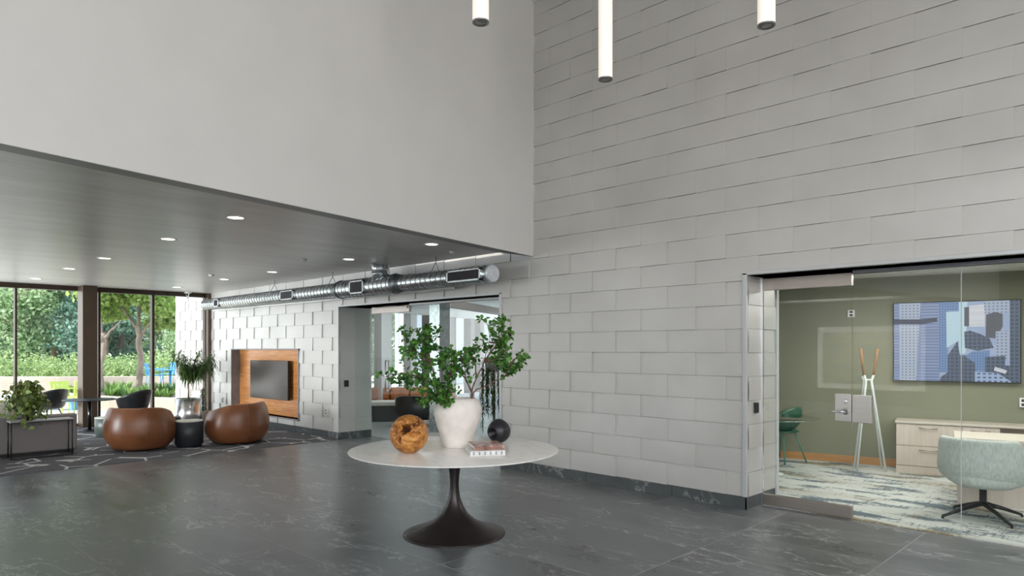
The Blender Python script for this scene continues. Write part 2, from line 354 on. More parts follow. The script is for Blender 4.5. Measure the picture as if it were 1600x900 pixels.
# shingled wall
def shingles(mb, org, ax, nrm, x0, x1, z0, z1, cuts=(), full=.7106, phase=-8.0, zc=.13, course=.2495, lift=None):
    """lapped metal panels; each is a bowed plate whose right and lower edges stand proud"""
    rnd = random.Random(3)
    k0 = int(math.floor((z0-zc)/course)); k1 = int(math.ceil((z1-zc)/course))
    org = Vector(org); ax = Vector(ax); nrm = Vector(nrm); up = Vector((0, 0, 1))
    for k in range(k0, k1+1):
        za, zb = zc+k*course, zc+(k+1)*course
        ph = phase+(full/2 if k % 2 else 0)
        i0 = int(math.floor((x0-ph)/full))-1; i1 = int(math.ceil((x1-ph)/full))+1
        for i in range(i0, i1):
            xa, xb = ph+i*full, ph+(i+1)*full
            side = .018 if za < 2.8 else .009
            side *= rnd.uniform(.75, 1.2); low = rnd.uniform(.003, .006); bow = rnd.uniform(.002, .007); tw = rnd.uniform(-.003, .003)
            rects = [(max(xa, x0), min(xb, x1), max(za, z0), min(zb, z1))]
            for (cx0, cx1, cz0, cz1) in cuts:
                nr = []
                for (a, b, c, d) in rects:
                    if a >= cx1 or b <= cx0 or c >= cz1 or d <= cz0: nr.append((a, b, c, d)); continue
                    if a < cx0: nr.append((a, cx0, c, d))
                    if b > cx1: nr.append((cx1, b, c, d))
                    m0, m1 = max(a, cx0), min(b, cx1)
                    if c < cz0: nr.append((m0, m1, c, cz0))
                    if d > cz1: nr.append((m0, m1, cz1, d))
                rects = nr
            for (a, b, c, d) in rects:
                if b-a < .012 or d-c < .012: continue
                def pt(x, z, back=False):
                    s = (x-xa)/(xb-xa); t = (z-za)/(zb-za)
                    dep = -.03 if back else .002+side*s+low*(1-t)+bow*sin(PI*s)*sin(PI*t)*.8+tw*(s-.5)*(t-.5)*4
                    return tuple(org+ax*x+up*z+nrm*dep)
                nx, nz = 6, 3
                g = [[pt(a+(b-a)*p/nx, c+(d-c-.003)*q/nz) for p in range(nx+1)] for q in range(nz+1)]
                vs = [p for r in g for p in r]
                fs = [(q*(nx+1)+p, q*(nx+1)+p+1, (q+1)*(nx+1)+p+1, (q+1)*(nx+1)+p) for q in range(nz) for p in range(nx)]
                mb.add(vs, fs, 0, True)
                e = .0035
                bb = lambda x, z: pt(x, z, True)
                # returns: right edge, bottom edge, left edge, top
                R_ = [g[q][nx] for q in range(nz+1)]; Rb = [bb(b, c+(d-c-.003)*q/nz) for q in range(nz+1)]
                mb.add(R_+Rb, [(q, q+nz+1, q+nz+2, q+1) for q in range(nz)])
                B_ = g[0]; Bb = [bb(a+(b-a)*p/nx, c) for p in range(nx+1)]
                mb.add(B_+Bb, [(p, p+nx+1, p+nx+2, p+1) for p in range(nx)])
                T_ = g[nz]; Tb = [bb(a+(b-a)*p/nx, d-.003) for p in range(nx+1)]
                mb.add(T_+Tb, [(p, p+1, p+nx+2, p+nx+1) for p in range(nx)])
XL0, XL1 = -11.05, -6.84     # left opening
XR0 = -3.225                 # right opening starts
NX0, NX1, NZ0, NZ1 = -15.59, -12.506, .255, 1.65
OPEN = [(XL0, XL1, -1, OT), (XR0, 9, -1, OT), (NX0, NX1, NZ0, NZ1)]
joint0 = -3.450
mb = MB()
shingles(mb, (0, YW, 0), (1, 0, 0), (0, -1, 0), -19.05, 6.3, .13, 6.3, [(a-.02, b+.02, c, d+.02) for a, b, c, d in OPEN[:2]]+[OPEN[2]], phase=joint0)
# solid behind the plates
def slab_pieces(mb, x0, x1, y0, y1, z0, z1, cuts):
    xs = sorted({x0, x1, *[c for q in cuts for c in q[:2] if x0 < c < x1]})
    for a, b in zip(xs, xs[1:]):
        m = (a+b)/2; zz = [(z0, z1)]
        for (c0, c1, d0, d1) in cuts:
            if c0 < m < c1:
                nz = []
                for (p, q) in zz:
                    if d0 > p: nz.append((p, min(q, d0)))
                    if d1 < q: nz.append((max(p, d1), q))
                zz = nz
        for p, q in zz: mb.box(a, b, y0, y1, p, q)
slab_pieces(mb, -19.05, 6.3, YW+.02, 7.49, 0, 6.4, OPEN[:2]+[OPEN[2]])
struct(mb.build('wall_north', M['shingle']), 'tall wall clad in lapped grey metal shingle panels')
# reveals of the openings, also shingled
mb = MB()
shingles(mb, (XR0, 0, 0), (0, 1, 0), (1, 0, 0), 6.81, 7.49, .13, OT, full=.7106, phase=7.15)
mb.box(XR0-.05, XR0-.001, 6.83, 7.485, .0, OT)
struct(mb.build('wall_right_reveal', M['shingle']))
mb = MB()
shingles(mb, (XL0, 0, 0), (0, 1, 0), (1, 0, 0), 6.81, 7.49, .13, OT, full=.7106, phase=7.50)
mb.box(XL0-.05, XL0-.001, 6.83, 7.485, .0, OT)
struct(mb.build('wall_left_reveal', M['shingle']))
# corner and head trims
def trim(name, boxes, m): 
    mb = MB(); [mb.box(*b) for b in boxes]; return struct(mb.build(name, m, bevel=.003))
trim('trim_1', [(XR0-.032, XR0+.012, 6.768, 6.81, .13, OT+.02), (XR0-.032, 6.2, 6.768, 6.81, OT, OT+.035)], M['trim_metal'])
trim('trim_2', [(XL0-.025, XL0+.01, 6.772, 6.81, .13, OT+.02), (XL1-.01, XL1+.03, 6.768, 6.81, .13, OT+.02), (XL0-.025, XL1+.03, 6.768, 6.81, OT, OT+.03)], M['trim_metal'])
trim('trim_3', [(XR0+.002, XR0+.03, 7.47, 7.53, .0, OT)], M['white_frame'])
# base tiles
mb = MB(); mb.box(XL1+.0, XR0+.006, 6.785, 6.83, 0, .127); mb.box(XR0-.01, XR0+.010, 6.785, 7.49, 0, .127); struct(mb.build('baseboard_north', M['base_tile']))
mb = MB(); mb.box(XW, XL0+.006, 6.785, 6.83, 0, .127); mb.box(XL0-.01, XL0+.010, 6.785, 7.49, 0, .127); struct(mb.build('baseboard_lounge', M['base_tile']))

# white upper wall over the lounge (a fascia), set askew
F0 = Vector((-6.215, 6.79)); F1 = Vector((-5.086, .806)); fd = (F1-F0).normalized(); fn = Vector((fd.y, -fd.x))   # fn points to the lounge
if fn.x > 0: fn = -fn
Fend = F0+fd*(14.9)
def fasc(a, off): return F0+fd*a+fn*off
def prism(mb, pts, z0, z1, m=0):
    n = len(pts); mb.add([(p[0], p[1], z0) for p in pts]+[(p[0], p[1], z1) for p in pts],
        [tuple(range(n))[::-1], tuple(range(n, 2*n))]+[(i, (i+1) % n, n+(i+1) % n, n+i) for i in range(n)], m); return mb
mb = MB(); prism(mb, [fasc(0, 0), fasc(14.9, 0), fasc(14.9, .012), fasc(0, .012)], 2.905, 6.3)
struct(mb.build('wall_west', M['white_wall']), 'tall smooth white upper wall above the lounge ceiling')
mb = MB()   # sloped lip from the fascia up to the lounge ceiling
a0, a1 = fasc(0, .013), fasc(14.9, .013); b0, b1 = fasc(0, .56), fasc(14.9, .56)
mb.add([(a0.x, a0.y, 2.905), (a1.x, a1.y, 2.905), (b1.x, b1.y, 3.0), (b0.x, b0.y, 3.0), (a0.x, a0.y, 3.05), (a1.x, a1.y, 3.05), (b1.x, b1.y, 3.05), (b0.x, b0.y, 3.05)],
       [(0, 1, 2, 3), (4, 7, 6, 5), (0, 4, 5, 1), (3, 2, 6, 7), (0, 3, 7, 4), (1, 5, 6, 2)])
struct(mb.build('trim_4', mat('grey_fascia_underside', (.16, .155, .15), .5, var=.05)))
mb = MB(); prism(mb, [(XW-.25, 6.79), (XW-.25, -6.2), (b1.x-.0, -6.2), (fasc(13.2, .56).x, -6.2), (b0.x, b0.y)], 3.0, 3.12)
struct(mb.build('ceiling_lounge', M['plaster']), 'brushed grey plaster ceiling over the lounge')
mb = MB(); mb.box(-7.2, 6.4, -8.2, 7.5, 6.3, 6.42); struct(mb.build('ceiling', M['white_ceiling']))
mb = MB(); mb.box(-10.6, -1.75, -8.1, -7.95, 0, 6.3); mb.box(6.2, 6.4, -8, 7.4, 0, .5); mb.box(6.2, 6.4, 3.9, 7.4, .5, 6.3); mb.box(-1.75, 6.4, -8.1, -7.95, 0, .25)
struct(mb.build('wall_south', M['dark_wall']))
mb = MB(); mb.box(-17.1, -10.6, -6.3, -6.15, 0, .3); mb.box(-17.1, -16.4, -6.3, -6.15, .3, 3); mb.box(-10.6, -10.45, -8.1, -6.15, 0, 3.1); mb.box(-10.6, -3.2, -8.1, -8.0, 3, 6.3)
struct(mb.build('wall_lounge_south', M['white_wall']))

# lounge window wall
def yW(u): return yonX(u, XW)
mb = MB(); r = Vector((0, 0, 0))
ywalls = [(-6.15, -6.05), (-3.3, -3.24), (-.6, -.54), (yW(22), yW(26)), (yW(122.5), yW(128)), (yW(152), yW(152)+.05), (yW(236), yW(240)), (yW(318.5), 6.785)]
for a, b in ywalls: mb.box(XW-.07, XW+.07, a, b, 0, 2.93)
mb.box(XW-.08, XW+.08, -6.15, 6.785, 2.90, 3.0); mb.box(XW-.08, XW+.08, -6.15, 6.785, 0, .06)
wf = struct(mb.build('window_1', M['bronze'], bevel=.006), 'floor-to-ceiling bronze framed lounge glazing')
mb = MB(); mb.box(XW-.02, XW+.22, yW(319.5)+.0, 6.785, .0, 2.99); mb.build('jamb_cover', M['bronze_post'], wf)
mb = MB(); mb.box(XW-.006, XW+.006, -6.15, 6.75, .05, 2.91); mb.build('window_glass', M['glass_clear'], wf)
mb = MB(); yc0, yc1 = yonX(129, -16.5), yonX(152.5, -16.5); mb.box(XW+.08, -16.5, yc0, yc1, 0, 3.0)
struct(mb.build('wall_column', M['bronze_post'], bevel=.01), 'bronze-clad square column before the lounge windows')

# TV niche
mb = MB(); mb.box(NX0, NX1, 6.97, 7.0, NZ0, NZ1); struct(mb.build('wall_niche_panel', M['niche_wood']), 'amber timber veneer panel lining the recess')
mb = MB(); mb.box(NX0-.012, NX0+.01, 6.77, 7.0, NZ0, NZ1); mb.box(NX1-.004, NX1+.02, 6.765, 7.0, NZ0-.02, NZ1+.015); mb.box(NX0-.02, NX1+.02, 6.765, 7.0, NZ1-.004, NZ1+.018); mb.box(NX0-.02, NX1+.02, 6.765, 7.0, NZ0-.022, NZ0)
struct(mb.build('trim_5', M['niche_side']))

# ------------------------------------------------------------------ glazing of the two openings
YG = 7.12
def pane(parent, x0, x1, z0, z1, y=YG, t=.010, name='glass_pane', m='glass_green'):
    mb = MB(); mb.box(x0, x1, y-t/2, y+t/2, z0, z1); return mb.build(name, M[m], parent)
d1 = MB(); xd0, xd1 = XR0+.035, xonY(1332, YG)
d1.box(xd0, xd1, YG-.028, YG+.028, OT-.145, OT-.02); door1 = struct(d1.build('door_1', M['rail_bronze'], bevel=.003), 'frameless glass meeting room door with metal rails')
mb = MB(); mb.box(xd0, xd1, YG-.028, YG+.028, .012, .125); mb.build('bottom_rail', M['rail_bronze'], door1, bevel=.003)
pane(door1, xd0+.004, xd1-.004, .12, OT-.14)
mb = MB(); mb.box(XR0+.012, XR0+.034, YG-.012, YG+.012, .0, OT); mb.build('jamb_strip', M['chrome'], door1)
# lock box and lever
lx0, lx1 = xonY(1305, YG-.02), xonY(1362, YG-.02); zt, zb = EYE-(616-VH)/FPX*6.72, EYE-(658.5-VH)/FPX*6.72
mb = MB(); mb.box(lx0, xd1-.003, YG-.03, YG+.03, zb, zt); lk = mb.build('lock_box', M['steel'], door1, bevel=.004)
mb = MB(); mb.at(((lx0+xd1)/2+.02, YG-.03, zt-.07), rx=PI/2).lathe([(.022, 0), (.022, .008), (.014, .012)], 24); mb.build('lock_cylinder', M['chrome'], lk)
mb = MB(); mb.at(((lx0+xd1)/2+.025, YG-.03, zt-.17), rx=PI/2).lathe([(.03, 0), (.03, .012), (.014, .02), (.012, .05)], 24); mb.at()
hx = (lx0+xd1)/2+.025; mb.tube([(hx, YG-.078, zt-.17), (hx-.03, YG-.082, zt-.17), (hx-.13, YG-.082, zt-.168)], [.012, .012, .010], 10); mb.build('door_handle', M['chrome'], lk)
w2 = MB(); w2.box(xd1+.006, 6.2, YG-.02, YG+.02, OT-.03, OT); win2 = struct(w2.build('window_2', M['niche_side']), 'frameless glass panels of the meeting room')
xj = xonY(1502, YG)
pane(win2, xd1+.006, xj-.002, .008, OT-.03); pane(win2, xj+.002, xj+1.25, .008, OT-.03); pane(win2, xj+1.254, 6.19, .008, OT-.03)
mb = MB(); mb.box(xj-.0025, xj+.0025, YG-.006, YG+.006, .008, OT-.03); mb.build('silicone_joint', M['white_frame'], win2)
mb = MB(); mb.box(xd1+.008, lx1, YG-.03, YG+.03, zb-.005, zt-.005); mb.build('strike_box', M['steel'], win2, bevel=.004)
mb = MB(); mb.box(XR0, 6.2, 6.83, 7.49, OT+.0, OT+.02); struct(mb.build('trim_6', M['niche_side']))

xa, xb, xc, xp = XL0+.012, xonY(583, YG), xonY(641, YG), xonY(689, YG)
mb = MB(); mb.box(xb, xc, YG-.028, YG+.028, OT-.135, OT-.02); door2 = struct(mb.build('door_2', M['rail_bronze'], bevel=.003), 'frameless glass side lounge door with nickel head rail')
pane(door2, xb, xc-.004, .02, OT-.13, m='glass_side')
mb = MB(); hz = lambda v, D: EYE-(v-VH)/FPX*D
hxx = xonY(603, YG-.06); mb.tube([(hxx, YG-.01, hz(563, 12.2)), (hxx, YG-.07, hz(563, 12.2)), (hxx, YG-.07, hz(610, 12.2)), (hxx, YG-.01, hz(610, 12.2))], .013, 8)
mb.tube([(hxx-.1, YG+.01, hz(563, 12.2)), (hxx-.1, YG+.07, hz(563, 12.2)), (hxx-.1, YG+.07, hz(610, 12.2)), (hxx-.1, YG+.01, hz(610, 12.2))], .013, 8); mb.build('door_handle', M['steel'], door2)
mb = MB(); mb.box(xc-.32, xc-.02, YG-.06, YG-.03, OT-.075, OT-.03); mb.tube([(xc-.05, YG-.07, OT-.04), (xc-.5, YG-.12, OT-.03), (xc-.95, YG-.05, OT-.03)], .008, 6); mb.build('door_closer', M['rail_bronze'], door2)
win3 = MB(); win3.box(xc, XL1, YG-.02, YG+.02, OT-.03, OT); win3 = struct(win3.build('window_3', M['trim_metal']), 'frameless glass panels beside the side lounge door')
pane(win3, xa, xb-.004, .0, OT-.03, m='glass_side'); pane(win3, xc+.004, xonY(764, YG), .0, OT-.03, m='glass_side'); pane(win3, xonY(764, YG)+.004, XL1-.005, .0, OT-.03, m='glass_side')
mb = MB(); mb.box(XL0, XL1, 6.83, 7.49, OT, OT+.02); struct(mb.build('trim_7', M['trim_metal']))
mb = MB(); mb.box(xonY(680, 7.35), xonY(697, 7.35)-.02, 7.22, 7.46, 0, OT); struct(mb.build('wall_post', M['galv'], bevel=.01), 'galvanised square post inside the glazed opening')

# ------------------------------------------------------------------ round table and what stands on it
TC = G(710, 0, 0) if False else P(710, 0, 6.2); TC = Vector((TC.x, TC.y, 0)); TZ = .762
tb = thing('round_table', 'large round white-topped table on a dark trumpet pedestal, centre of lobby', 'table', TC)
mb = MB(); mb.lathe([(.457, 0), (.457, .008), (.44, .016), (.385, .034), (.30, .062), (.19, .118), (.12, .18), (.08, .25), (.053, .32), (.042, .39), (.040, .45), (.045, .53), (.055, .60), (.072, .67), (.098, .73), (.13, .738)], 72)
mb.build('pedestal', M['pedestal'], tb)
mb = MB(); mb.lathe([(.13, .728), (.80, .729), (.925, .748), (.94, .756), (.938, .7605), (.93, TZ), (.0005, TZ)], 120)
mb.build('tabletop', M['marble'], tb)
def onT(u, v): return G(u, v, TZ)
# root wood ball
bc = P(639, 0, 5.98); BR = .168
mb = MB(); nu, nv = 200, 120; rings = []
cavs = [(-.06, .42, .34, .27, .11), (-.62, .18, .13, .42, .030), (.34, .12, .40, .13, .030), (-.40, -.22, .13, .20, .05), (.52, .66, .30, .16, .045), (.10, -.30, .30, .07, .018), (.62, -.42, .18, .12, .02), (-.35, .55, .26, .10, .03)]
for i in range(nv+1):
    th = PI*i/nv; row = []
    for j in range(nu):
        ph = 2*PI*j/nu; d = Vector((sin(th)*cos(ph), sin(th)*sin(ph), -cos(th)))
        r = BR*(1+.012*noise.noise(d*2.5))
        if d.y < .25:
            wx = d.x+.14*noise.noise(d*5)+.05*noise.noise(d*14+Vector((5, 0, 0))); wz = d.z+.14*noise.noise(d*5+Vector((7, 3, 1)))+.05*noise.noise(d*14)
            for qx, qz, ax_, az_, dp in cavs:
                e = ((wx-qx)/ax_)**2+((wz-qz)/az_)**2
                if e < 1: r -= dp*(1-e**1.6)*(1+.4*noise.noise(d*16))*min(1, (.25-d.y)*2)
        r -= .006*max(0, noise.noise(d*9+Vector((3, 1, 2)))-.25)*4
        row.append(tuple(d*max(r, .05)))
    rings.append(row)
mb.rings(rings, cap=False)
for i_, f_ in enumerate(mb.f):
    if sum(Vector(mb.v[k_]).length for k_ in f_)/len(f_) < BR-.034: mb.mi[i_] = 1  # deepest faces take a darker, rougher brown
b = mb.build('root_wood_ball', [M['burl'], mat('dark_rough_deep_faces', (.11, .038, .014), .7, var=.7, scale=22, bump=.6, bscale=60)])
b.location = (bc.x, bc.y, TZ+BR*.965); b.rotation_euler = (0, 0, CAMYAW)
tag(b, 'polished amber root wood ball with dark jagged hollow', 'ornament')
# plaster vase
vc = P(715, 0, 6.34)
vs_ = thing('plaster_vase', 'chalky off-white plaster vase holding leafy branches, middle of table', 'vase', (vc.x, vc.y, TZ))
prof = [(.0005, .0), (.118, 0), (.126, .006), (.135, .04), (.158, .11), (.185, .18), (.207, .25), (.220, .31), (.222, .345), (.214, .385), (.196, .42), (.172, .442), (.158, .450), (.150, .449), (.142, .44), (.15, .41), (.18, .36), (.19, .30), (.15, .12), (.0005, .08)]
def dent(o, amp, sc):
    for v in o.data.vertices:
        k = noise.noise(Vector(v.co)*sc+Vector((1.3, 2.1, .4))); rr = math.hypot(v.co.x, v.co.y)
        if rr > .02: v.co.x *= 1+amp*k; v.co.y *= 1+amp*k
        if v.co.z > .1: v.co.z += amp*.08*k
mb = MB(); mb.lathe(prof, 72, cap=False); o = mb.build('vessel', M['vase'], vs_); dent(o, .045, 5)
# black vase
kc = P(779.5, 0, 6.62)
mb = MB(); nu, nv = 64, 48; rings = []
for i in range(nv+1):
    th = PI*i/nv; row = []
    for j in range(nu):
        ph = 2*PI*j/nu; d = Vector((cos(th), sin(th)*cos(ph), sin(th)*sin(ph)))       # axis = +x (opening)
        k = .112
        if th < .55:      # funnel shaped mouth
            t = th/.55; p = Vector((.112*cos(.55)*(1) - .085*(1-t)**.8, sin(.55)*.112*t**.9*cos(ph), sin(.55)*.112*t**.9*sin(ph)))
        else: p = d*k
        p.z *= 1+.10*max(0, d.z)**6
        row.append(tuple(p))
    rings.append(row)
mb.rings(rings, cap=False)
o = mb.build('orb_vase', M['black_ceramic']); o.location = (kc.x, kc.y, TZ+.110); o.rotation_euler = (0, .18, CAMYAW-PI/2-.75)
tag(o, 'round matt black vase with a funnel mouth, beside white vase', 'vase')
# books
def book(name, label, c, w, d, h, rz, cover, spine_marks=None, group=None, z=TZ):
    t = thing('book', label, 'book', (c[0], c[1], z), rz, group)
    mb = MB(); mb.box(-w/2, w/2, -d/2, d/2, 0, .003); mb.box(-w/2, w/2, -d/2, d/2, h-.003, h); mb.box(-w/2, w/2, -d/2, -d/2+.003, .003, h-.003)
    mb.build('cover', cover, t)
    mb = MB(); mb.box(-w/2+.004, w/2-.004, -d/2+.003, d/2-.005, .003, h-.003); mb.build('pages', M['paper'], t)
    if spine_marks: spine_marks(t, w, d, h)
    return t
cov_w = mat('white_book_cover', (.72, .71, .70), .5); cov_g = mat('grey_book_cover', (.40, .38, .36), .5); cov_l = mat('pale_linen_cover', (.58, .57, .50), .6); cov_p = mat('slate_book_cover', (.30, .33, .34), .5)
def cover_photo():
    t = NT('photographic_book_cover'); f = t.noise(t.pos(), 9, 5, .6, .5); t.col(t.ramp(f, [(.3, (.05, .025, .02)), (.5, (.35, .17, .13)), (.7, (.70, .62, .58))])); t.set(.35); return t.m
def stripes(t, w, d, h):
    for i in range(6):
        mb = MB(); x = -w/2+.03+i*(w-.06)/5; mb.box(x-.007, x+.007, -d/2-.0012, -d/2+.001, .006, h-.006); mb.build('spine_stripe', cov_p, t)
# right stack: spine faces the camera's right-hand side
bc = P(757, 0, 5.99); rb = CAMYAW+.20
rbk = book('book', 'lower book of the stack in front of black vase, striped white spine', bc, .30, .36, .040, rb, cov_w, stripes)
c = P(759, 0, 6.02); book('book', 'upper book of front stack with reddish photo cover', c, .26, .31, .036, rb+.05, [cover_photo(), cov_w][0], z=TZ+.0405)
c = P(684, 0, 6.55); book('book', 'pale grey lower book behind the wooden ball', c, .24, .30, .045, CAMYAW-.2, cov_l)
c = P(685, 0, 6.55); book('book', 'pale upper book on the pile behind wooden ball', c, .23, .28, .042, CAMYAW-.16, cov_w, z=TZ+.0455)

# leafy branches in the vase
def leaf_pts(c, dirv, nrm, L, Wd, n=8, fold=.12):
    dirv = dirv.normalized(); s = dirv.cross(nrm)
    s = s.normalized() if s.length > 1e-5 else dirv.orthogonal().normalized(); nn = s.cross(dirv)
    out = []
    for k in range(n):
        a = 2*PI*k/n; x = (.5-.5*cos(a))*L; y = sin(a)*Wd/2
        out.append(tuple(c+dirv*x+s*y+nn*(abs(y)*fold*2 - .15*L*(x/L)**2)))
    return out
def rnd_dir(r):
    while True:
        v = Vector((r.uniform(-1, 1), r.uniform(-1, 1), r.uniform(-1, 1)))
        if .05 < v.length < 1: return v.normalized()
def resample(pts, n):
    L = [0]
    for a, b in zip(pts, pts[1:]): L.append(L[-1]+(b-a).length)
    out = []
    for i in range(n):
        d = L[-1]*i/(n-1); k = 0
        while k < len(L)-2 and L[k+1] < d: k += 1
        t = (d-L[k])/max(1e-9, L[k+1]-L[k]); out.append(pts[k].lerp(pts[k+1], t))
    return out
def leafy(name, label, lines, seed, twigs=8, per=8, L=.040):
    r = random.Random(seed); t = thing(name, label, 'branch', (vc.x, vc.y, TZ))
    base = Vector((vc.x, vc.y, TZ)); wb_ = MB(); lb = MB()
    for (pl, start) in lines:
        pts = [P(*p)-base for p in pl]; n = max(6, int(sum((b-a).length for a, b in zip(pts, pts[1:]))/.05)); q = resample(pts, n)
        for i in range(1, n): q[i] = q[i]+Vector((r.uniform(-1, 1), r.uniform(-1, 1), r.uniform(-1, 1)))*.008
        wb_.tube(q, [max(.0022, .0085*(1-i/(n-1))**.8) for i in range(n)], 6)
        for k in range(twigs):
            f = start+(1-start)*(k+.6)/twigs; i = min(n-2, int(f*(n-1))); p = q[i]; dv = (q[i+1]-q[i]).normalized()
            d = (dv*.6+rnd_dir(r)*.9+Vector((0, 0, .25))).normalized(); Lt = r.uniform(.06, .13)
            tw = [p, p+d*Lt*.5+rnd_dir(r)*.008, p+d*Lt]
            wb_.tube(tw, [.003, .0022, .0014], 5)
            for m in range(per):
                c = resample(tw, 8)[min(7, 1+m)] ; ld = (d*.5+rnd_dir(r)).normalized()
                pet = c+ld*.012; wb_.tube([c, pet], .0009, 3, cap=False)
                ll = L*r.uniform(.75, 1.2); nn = (Vector((0, 0, 1))+rnd_dir(r)*.9-CAMD*.4).normalized()
                vs = leaf_pts(pet, ld, nn, ll, ll*.82, 8); lb.add(vs, [tuple(range(8))], 0, False)
    wb_.build('stem', M['twig'], t); lb.build('foliage', M['leaf_round'], t); return t
Lv = [([(690, 632, 6.3), (684, 600, 6.3), (672, 565, 6.28), (660, 535, 6.25), (650, 512, 6.2)], .35),
      ([(690, 632, 6.34), (680, 590, 6.4), (650, 560, 6.45), (632, 535, 6.5), (625, 515, 6.5)], .45),
      ([(690, 632, 6.3), (685, 605, 6.25), (655, 588, 6.2), (625, 583, 6.15), (600, 592, 6.1)], .30),
      ([(688, 632, 6.3), (675, 600, 6.3), (645, 598, 6.3), (620, 604, 6.32)], .40),
      ([(692, 632, 6.3), (690, 585, 6.35), (686, 550, 6.4), (680, 518, 6.4)], .40),
      ([(686, 632, 6.28), (676, 612, 6.15), (668, 618, 6.05), (662, 626, 6.0)], .25),
      ([(690, 632, 6.25), (682, 610, 6.15), (684, 622, 6.05)], .25),
      ([(696, 632, 6.3), (700, 600, 6.3), (706, 570, 6.3), (703, 548, 6.3)], .30),
      ([(694, 632, 6.25), (702, 615, 6.12), (697, 626, 6.05)], .2),
      ([(672, 565, 6.28), (650, 548, 6.2), (636, 540, 6.15)], .2),
      ([(672, 565, 6.28), (668, 530, 6.3), (662, 508, 6.3)], .2)]
leafy('leafy_branch', 'leafy branch spreading left from the white vase', Lv, 5, 11, 10)
Lr = [([(737, 634, 6.36), (737, 610, 6.36), (745, 590, 6.35), (757, 565, 6.33), (765, 535, 6.3), (764, 500, 6.3)], .55),
      ([(737, 634, 6.36), (739, 612, 6.36), (765, 600, 6.4), (790, 588, 6.45), (812, 572, 6.5)], .72),
      ([(737, 612, 6.36), (728, 592, 6.34), (722, 572, 6.3), (716, 545, 6.3)], .35),
      ([(757, 565, 6.33), (775, 540, 6.3), (785, 510, 6.3), (786, 498, 6.3)], .25),
      ([(765, 535, 6.3), (785, 535, 6.4), (800, 530, 6.45)], .3),
      ([(790, 588, 6.45), (800, 565, 6.4), (812, 555, 6.4)], .2),
      ([(745, 590, 6.35), (742, 570, 6.3), (736, 545, 6.3), (733, 540, 6.3)], .4),
      ([(757, 565, 6.33), (772, 562, 6.28), (788, 556, 6.2)], .3),
      ([(728, 592, 6.34), (715, 580, 6.3), (708, 562, 6.3)], .3)]
leafy('leafy_branch', 'leafy branch reaching up and right from the white vase', Lr, 9, 10, 9)

# ------------------------------------------------------------------ pendants
def pendant(u, vbot, dep, label):
    p = P(u, vbot-4, dep); t = thing('pendant_lamp', label, 'lamp', (p.x, p.y, p.z), 0, 'slim opal tube pendants')
    L = 1.35; r = .0695
    mb = MB(); mb.lathe([(r, .012), (r, L)], 40, cap=False); mb.build('lamp_shade', M['shade'], t)
    mb = MB(); mb.lathe([(r+.001, .014), (r+.001, 0), (r-.008, 0), (r-.014, .012), (.045, .014), (.045, .004), (.035, .0), (.0005, .0)], 40, cap=False); mb.build('bottom_ring', M['lamp_cap'], t)
    mb = MB(); mb.lathe([(r+.001, L), (r+.001, L+.05), (.01, L+.06), (.003, L+.07)], 24); mb.build('top_cap', M['lamp_cap'], t)
    mb = MB(); mb.tube([(0, 0, L+.06), (0, 0, 6.3-p.z)], .0025, 6); mb.lathe([(.05, 6.3-p.z-.03), (.05, 6.3-p.z)], 24); mb.build('cord', M['black'], t)
pendant(751, 40, 5.8, 'glowing tube pendant in front of white wall, leftmost of three')
pendant(946, 129, 6.8, 'glowing tube pendant hanging lowest, middle of the three')
pendant(1197.5, 45, 5.6, 'glowing tube pendant by the shingles, rightmost of three')

# ------------------------------------------------------------------ lounge ceiling fittings
dls = [(-6.87, 3.03, 'near row of lounge downlights, closest to the white upper wall'), (-8.8, 3.05, 'near row of lounge downlights, second from the white upper wall'),
       (-11.35, 3.05, 'near row of lounge downlights, third from the white upper wall'), (-13.25, 3.04, 'near row of lounge downlights, fourth from the white upper wall'), (-15.6, 3.03, 'near row of lounge downlights, closest to the windows'),
       (-6.84, 5.55, 'row of downlights beside the duct, closest to the white upper wall'), (-8.87, 5.62, 'row of downlights beside the duct, second from the white upper wall'),
       (-11.3, 5.63, 'row of downlights beside the duct, third from the white upper wall'), (-13.15, 5.58, 'row of downlights beside the duct, fourth from the white upper wall'), (-15.6, 5.59, 'row of downlights beside the duct, closest to the windows')]
proto = None
for x, y, w in dls:
    if proto is None:
        proto = thing('downlight', w, 'lamp', (x, y, 2.998), 0, 'recessed lounge downlights')
        mb = MB(); mb.lathe([(.10, 0), (.10, -.004), (.078, -.004), (.076, .0)], 32, cap=False); mb.build('trim_ring', M['plate_white'], proto)
        mb = MB(); mb.lathe([(.0005, -.001), (.077, -.001)], 32, cap=False); mb.build('lens', M['lens'], proto)
        t = proto
    else: t = copy_tree(proto); t.location = (x, y, 2.998)
    t['label'] = ('round recessed downlight, '+w)
    l = bpy.data.lights.new('downlight_beam', 'SPOT'); l.energy = 22; l.spot_size = 2.0; l.spot_blend = .9; l.shadow_soft_size = .07; l.color = (1, .93, .82)
    lo = bpy.data.objects.new('downlight_beam', l); COL.objects.link(lo); lo.location = (0, 0, -.03); lo.parent = t
for u, v, lb in ((474, 405, 'small round ceiling sensor between the two middle downlights'), (330.5, 429.5, 'small round ceiling sensor far back near the windows'), (708, 393, 'small round ceiling sensor near the end of the duct')):
    p = G(u, v, 3.0); mb = MB(); mb.lathe([(.05, 0), (.05, -.012), (.03, -.03), (.0005, -.032)], 24); o = mb.build('ceiling_sensor', M['plate_white']); o.location = (p.x, p.y, 3.0); tag(o, lb, 'sensor')
